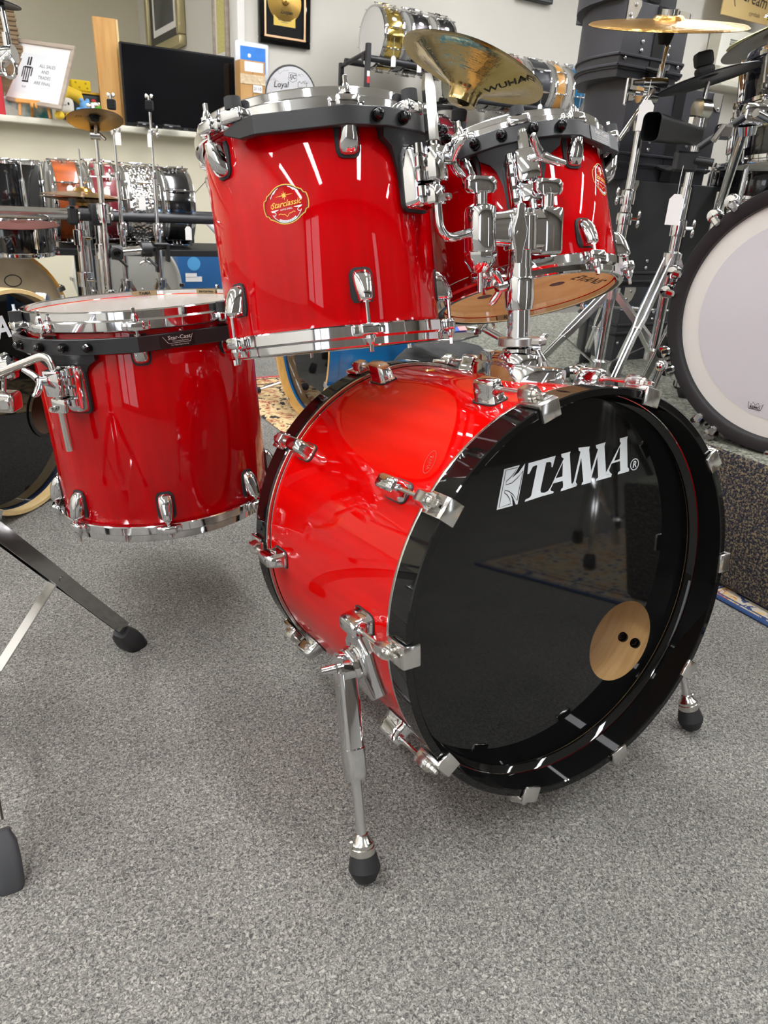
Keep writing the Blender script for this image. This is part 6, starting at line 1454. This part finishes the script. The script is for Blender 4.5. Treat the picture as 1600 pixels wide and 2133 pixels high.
o1 = rrect(.064, .050, .015, 5); o2 = rrect(.042, .032, .009, 5)
b.loft([[(p[0]*f+o2[i][0]*(1-f), p[1]*f+o2[i][1]*(1-f), z_) for i, p in enumerate(o1)] for z_, f in ((.004, 1), (0, 1.03), (0, .96), (.004, .95))]+[[(p[0]*.95, p[1]*.93, .012) for p in o1]], cap=False)
b.loft([[(p[0]*(1-k)+o2[i][0]*k, p[1]*(1-k)+o2[i][1]*k, k*cl) for i, p in enumerate(o1)] for k in (.02, .5, 1)], cap=False); b.loft([[(p[0]*.95*(1-k)+o2[i][0]*.93*k, p[1]*.95*(1-k)+o2[i][1]*.93*k, .004+k*(cl-.008)) for i, p in enumerate(o1)] for k in (0, 1)], cap=False); b.prism(o2, cl-.004, cl); b.build('bell', mat('black_cowbell_enamel', '#161618', .38), cwb, ang=30)
b = MB(); b.box((.030, 0, cl*.86), (.030, .020, .030), bev=.004); b.build('mount_bracket', NICKEL, cwb)
price_tag('long white tag hanging from the stand below the cowbell', PV(1424, 345, 1.40), .066, .036, .074)

# white bass drum with black hoops at the right edge
WN = V((math.cos(-2.379)*.9935, math.sin(-2.379)*.9935, -.02)).normalized(); WC = V((.845, 1.592, .628)); WL = .42
wd = gdrum('bass_drum', 'big bass drum with a two-tone white head and satin black hoops on the riser', frame(WC - WN*WL, WN, (0, 0, 1)), .278, WL, SATBLK, mat('satin_black_hoop', '#131315', .4), 8, 'wood', 'long', SKIN, SKIN, a0=.2, recess=.006)
for o_ in [x for x in bpy.data.objects if x.parent is wd and x.name.split('.')[0] in ('head', 'lug', 'tension_rod')]: bpy.data.objects.remove(o_)
b = MB(); b.lathe([(.2845, WL+.002), (.2835, WL+.004), (.262, WL+.003), (.255, WL-.001), (.253, WL-.012), (.262, WL-.03)], 96); b.build('hoop_face', mat('satin_black_hoop_face', '#17181a', .42), wd)
b = MB(); b.disc(.254, WL-.011, 72); b.build('front_head', mat('cream_white_head', '#d6d3cc', .5), wd, ang=0); b = MB(); b.disc(.213, WL-.0103, 72); b.build('inner_dot', mat('cool_grey_head_centre', '#c4c1c4', .5), wd, ang=0, label='cool grey centre of the head')
def wc_claw():
    b = MB()
    for s_ in (-1, 1): b.lathe([(.001, -.011), (.010, -.010), (.0125, -.004), (.0125, .004), (.010, .010), (.001, .011)], 14, T((s_*.017, -.004, .012)) @ RX(PI/2)); b.box((s_*.017, .004, .002), (.012, .012, .018), bev=.003)
    b.cyl((-.017, -.02, .006), (.017, -.02, .006), .005, seg=10); b.box((0, -.022, .004), (.018, .020, .012), bev=.004); return b.mesh('claw', CHROME)
WCL = wc_claw()
for k in range(10):
    link('claw', WCL, wd, on_shell(rad(8+36*k), WL, .2845, 1) @ Matrix.Scale(1.3, 4)); b = MB()
lm_ = MB(); lm_.box((0, 0, .010), (.022, .09, .020), bev=.007, bseg=2); lm_.cyl((0, .03, .012), (0, WL/2-.01, .012), .003, seg=8); LGM = lm_.mesh('lug', CHROME)
for k in range(10): link('lug', LGM, wd, on_shell(rad(8+36*k), WL*.55, .278, 1))
# crown mark near the rim: viewer right = -local y, up = local x
cq = frame(WC, WN, (0, 0, 1)).inverted() @ V((0, 0, 0)); 
def headpt(px, py):
    d = ray(px, py); s_ = (WC-CLOC).dot(WN)/d.dot(WN); return wd.matrix_basis.inverted() @ (CLOC+d*s_)
hp = headpt(1569, 848); CR_ = T((hp.x, hp.y, WL-.0096)) @ RZ(-PI/2)
b = MB(); vs, fs = strip2d([(-.0135, -.007), (-.0165, .008), (-.009, .002), (-.006, .009), (0, .0025), (.006, .009), (.009, .002), (.0165, .008), (.0135, -.007)], .0014, True); b.vf([(v[0], v[1], 0) for v in vs], fs, CR_); vs, fs = text_faces('REMO', .0085, 0, .0003); b.vf([(v[0], v[1]-.0028, 0) for v in vs], fs, CR_); b.build('head_print', PRINTBLACK, wd, ang=0)
spf = PV(1345, 835, 1.20)
b = MB(); sp0 = wd.matrix_basis.inverted() @ PV(1378, 762, 1.10); sp1_ = wd.matrix_basis.inverted() @ V((PV(1340, 815, 1.15).x, PV(1340, 815, 1.15).y, RZ0+.02)); b.cyl(sp0, sp1_, .0085, seg=14); b.ball(sp0, .014); b.build('spur', CHROME, wd); b = MB(); b.ball(sp1_, .018, sc=(1, 1, 1)); b.build('rubber_foot', RUBBER, wd)

# black kit behind the white drum
kM = UV(2.20, 1.36, 0)
gdrum('tom_drum', 'black rack tom above the white bass drum, cut by the right edge', frame(PV(1672, 222, 1.42), V((-.10, .12, 1)), (1, 0, 0)), .150, .14, BLACKSH, CHROME, 6, 'cast', 'long', SKIN, SKIN, a0=.5)
gdrum('tom_drum', 'larger black tom below it behind the white bass drum', frame(PV(1660, 345, 1.50), V((-.06, .06, 1)), (1, 0, 0)), .185, .18, BLACKSH, CHROME, 8, 'cast', 'long', SKIN, SKIN, a0=.3)
ft_ = PV(1590, 360, 1.78); gdrum('snare_drum', 'wide black drum with a double chrome hoop behind the white bass drum', T((ft_.x, ft_.y, ft_.z-.10)), .165, .12, BLACKSH, CHROME, 8, 'cast', 'long', SKIN, SKIN, a0=.1)
r3 = PV(1506, 395, 1.37); x3, y3 = r3.x, r3.y; h3 = lambda py: up_to(0, py, x3, y3)
R3 = thing('tom_stand', 'chrome stand pole with an angled rod and clamp, right edge above the white drum', 'stand', T((x3, y3, RZ0)))
pT = PV(1557, 250, 1.22)
pole(R3, (x3, y3, h3(440)), PV(1562, 232, 1.22), .0115, CHROME, 'upper_tube'); pole(R3, (x3, y3, RZ0+.03), (x3, y3, h3(400)), .0135, CHROME, 'lower_tube')
pole(R3, PV(1455, 308, 1.27), PV(1552, 243, 1.20), .0075, BLACKMETAL, 'angled_rod'); pole(R3, PV(1563, 240, 1.21), PV(1600, 215, 1.20), .010, CHROME, 'side_arm')
b = MB(); b.box(PV(1566, 240, 1.21), (.05, .05, .045), bev=.008, bseg=2); b.cyl(PV(1558, 262, 1.21), PV(1556, 282, 1.21), .022, .018, seg=18); b.cyl(PV(1575, 235, 1.17), PV(1600, 248, 1.17), .009, seg=12); b.build('multi_clamp', CHROME, R3, X=inv(R3)); b = MB(); c4 = PV(1508, 275, 1.20); b.box(c4, (.035, .03, .03), bev=.006); b.cyl(c4+V((-.01, -.02, .01)), c4+V((-.03, -.03, -.02)), .007, seg=10); b.build('rod_clamp', CHROME, R3, X=inv(R3))
tripod(R3, (x3, y3, 0), RZ0, RZ0+.10, RZ0+.34, .12, 1.2, LEGCH, inv(R3), .0135)
dk = PV(1612, 105, 1.62)
kc, _ = cymbal('dark underside of a large cymbal with a yellow upper edge, at the right edge', dk + V((0, 0, .03)), V((-.05, .22, 1)) + V((-.30, 0, 0)), .30, mat('dark_cymbal_underside', '#4a453d', .35, .8), 'std', felt=True)
cymbal('yellow bronze cymbal resting on the dark one at the right edge', dk + V((0.012, 0, .052)), V((-.05, .10, 1)) + V((-.30, 0, 0)), .30, cym_mat('yellow_bronze', '#cfc25a', '#b8a845', .3), 'flat', felt=False)
R4 = thing('cymbal_stand', 'chrome cymbal rod under the dark cymbal at the right edge', 'stand', T((dk.x, dk.y, RZ0))); pole(R4, (dk.x, dk.y, RZ0+.02), (dk.x, dk.y, dk.z+.0), .0085, CHROME, 'tube'); tripod(R4, (dk.x, dk.y, 0), RZ0, RZ0+.10, RZ0+.34, .17, .3, CHROME, inv(R4), .0125)
# loose chrome clutch with a black knob lying on the riser
lk = PZ(1203, 775, RZ0+.030); lc = thing('boom_counterweight', 'chrome boom rod with a black and chrome knob lying on the riser', 'hardware', frame(lk, V((1, .10, .06)), (0, 0, 1)))
b = MB(); b.lathe([(.004, -.03), (.018, -.028), (.026, -.016), (.0275, 0), (.0255, .012), (.0275, .014), (.0275, .022), (.020, .028), (.004, .03)], 24); b.build('knob', CHROME, lc); b = MB(); b.lathe([(.012, -.040), (.016, -.036), (.017, -.020), (.006, -.018)], 18); b.build('rubber_insert', RUBBER, lc); b = MB(); b.cyl((0, 0, -.16), (0, 0, -.03), .005, seg=10); b.cyl((0, 0, -.085), (0, 0, -.075), .008, seg=12); b.cyl((0, 0, .028), (.004, 0, .065), .005, .003, seg=10); b.build('rod', NICKEL, lc)
hr = thing('support_rod', 'thin horizontal chrome rod in front of the bottom drum case', 'hardware', frame(PV(1220, 637, 1.72), PV(1392, 647, 1.70)-PV(1220, 637, 1.72), (0, 0, 1))); rl = (PV(1392, 647, 1.70)-PV(1220, 637, 1.72)).length
b = MB(); b.cyl((0, 0, 0), (0, 0, rl), .0045, seg=12); b.build('rod', CHROME, hr)
for k in (.42, .55): b = MB(); b.cyl((0, 0, rl*k), (0, 0, rl*k+.02), .008, seg=12); b.build('collar', NICKEL, hr)
for k in (.05, .95): b = MB(); q = hr.matrix_basis @ V((0, 0, rl*k)); b.cyl(q, V((q.x, q.y, RZ0)), .006, seg=10); b.build('post', BLACKMETAL, hr, X=inv(hr))

# wall unit with a vent and a poster on the back wall at the far right
pv = lambda px, py: uvz(PV(px, py, V1-.06))
va, vb = pv(1487, 62), pv(1640, 62)
wu = thing('wall_unit', 'cream wall heater with louvred vent on the far white wall', 'heater', ROOM @ T((pv(1560, 100)[0], V1-.004, pv(1530, 178)[2])))
uw = (pv(1680, 100)[0]-pv(1482, 100)[0]); uh = pv(1500, 55)[2]-pv(1500, 165)[2]; uc = pv(1560, 100)[0]; ul = pv(1482, 100)[0]-uc
CREAMU = mat('cream_enamel', '#dedbcb', .45)
b = MB(); b.box((ul+uw/2, -.10, uh/2), (uw, .19, uh), bev=.012, bseg=2); b.build('casing', CREAMU, wu)
gx0, gx1 = pv(1493, 90)[0]-uc, pv(1522, 90)[0]-uc; gz0, gz1 = uh*.36, uh*.80
b = MB(); b.box(((gx0+gx1)/2+.08, -.197, (gz0+gz1)/2), (gx1-gx0+.42, .006, gz1-gz0+.09), bev=.002); b.build('grille_plate', mat('pale_grille', '#e6e4d8', .4), wu)
for col in range(2):
    for k in range(10):
        b = MB(); b.box((gx0+(gx1-gx0)/2+col*((gx1-gx0)+.03), -.203, gz0+(gz1-gz0)*(k+.5)/10), (gx1-gx0, .010, .008), RX(0), bev=.001); b.build('louvre', mat('louvre_grey', '#8e8f88', .5) if k == 0 and col == 0 else bpy.data.materials['louvre_grey'], wu)
b = MB(); b.box((ul+uw/2, -.14, -.035), (uw+.06, .26, .05), bev=.006); b.build('ledge', mat('pale_ledge', '#cfccbd', .5), wu)
po = [pv(1482, -60), pv(1478, 36), pv(1640, 96)]
ps = thing('poster', 'tan poster with hand lettering and a dark photograph on the far white wall', 'poster', ROOM @ T((pv(1560, 30)[0], V1-.003, pv(1478, 36)[2]+.0)))
pu0, pu1 = pv(1474, 20)[0]-pv(1560, 30)[0], pv(1575, 20)[0]-pv(1560, 30)[0]; 
b = MB(); b.box(((pu0+pu1)/2, -.205, .30), (pu1-pu0, .008, .60)); b.build('sheet', mat('tan_poster', '#d9bd83', .7, noise=(2, 2, '#cdae72', .3, .7)), ps)
b = MB(); vs, fs = text_faces('dream', .135, .1, .001); b.vf([(v[0], 0, v[1]) for v in vs], fs, T(((pu0+pu1)/2+.09, -.2105, .165)) @ RY(rad(4))); vs, fs = text_faces('cymbals', .05, .1); b.vf([(v[0], 0, v[1]) for v in vs], fs, T(((pu0+pu1)/2+.12, -.2105, .055)))
vs, fs = strip2d([(.10*math.cos(a)-.0, .30*math.sin(a)) for a in [rad(110+140*k/16) for k in range(17)]], .010); b.vf([(v[0], 0, v[1]) for v in vs], fs, T((pu0+.20, -.2105, .36))); b.build('lettering', mat('dark_ink', '#3a2f28', .6), ps, ang=0)
b = MB(); b.box(((pu0+pu1)/2+.15, -.211, .42), (pu1-pu0-.30, .003, .33)); b.build('photo_print', mat('grey_photo_print', '#4b4c52', .5, noise=(3, 3, '#8d96a6', .45, .65)), ps)
hgr = thing('wall_bracket', 'dark bracket high on the white wall, cut by the top edge', 'bracket', ROOM @ T((uvz(PV(1112, -2, V1-.03))[0], V1-.004, uvz(PV(1112, 3, V1-.03))[2]))); b = MB(); b.box((0, -.03, .05), (.34, .06, .10), bev=.004); b.build('case', mat('dark_bracket', '#25252a', .5), hgr); b = MB(); b.box((.0, -.062, .012), (.30, .006, .012), bev=.002); b.build('lip', mat('grey_lip', '#55565a', .5), hgr)

# stand on the blue bordered rug, mirrored in the black drum head
mx_, my_ = UV(1.86, -.34, 0).xy
MS = thing('cymbal_stand', 'chrome tripod stand on the blue bordered rug, mirrored in the black bass drum head', 'stand', T((mx_, my_, .008)))
pole(MS, (mx_, my_, .04), (mx_, my_, .80), .0145, CHROME, 'lower_tube'); pole(MS, (mx_, my_, .78), (mx_, my_, 1.25), .010, CHROME, 'upper_tube'); clampring(MS, (mx_, my_, .79), .015, CHROME, (.9, -.4, 0), .05)
tripod(MS, (mx_, my_, 0), .008, .12, .52, .22, math.atan2((UV(1.664, -.267, 0)-UV(1.86, -.34, 0)).y, (UV(1.664, -.267, 0)-UV(1.86, -.34, 0)).x), CHROME, inv(MS), .0145, .026)
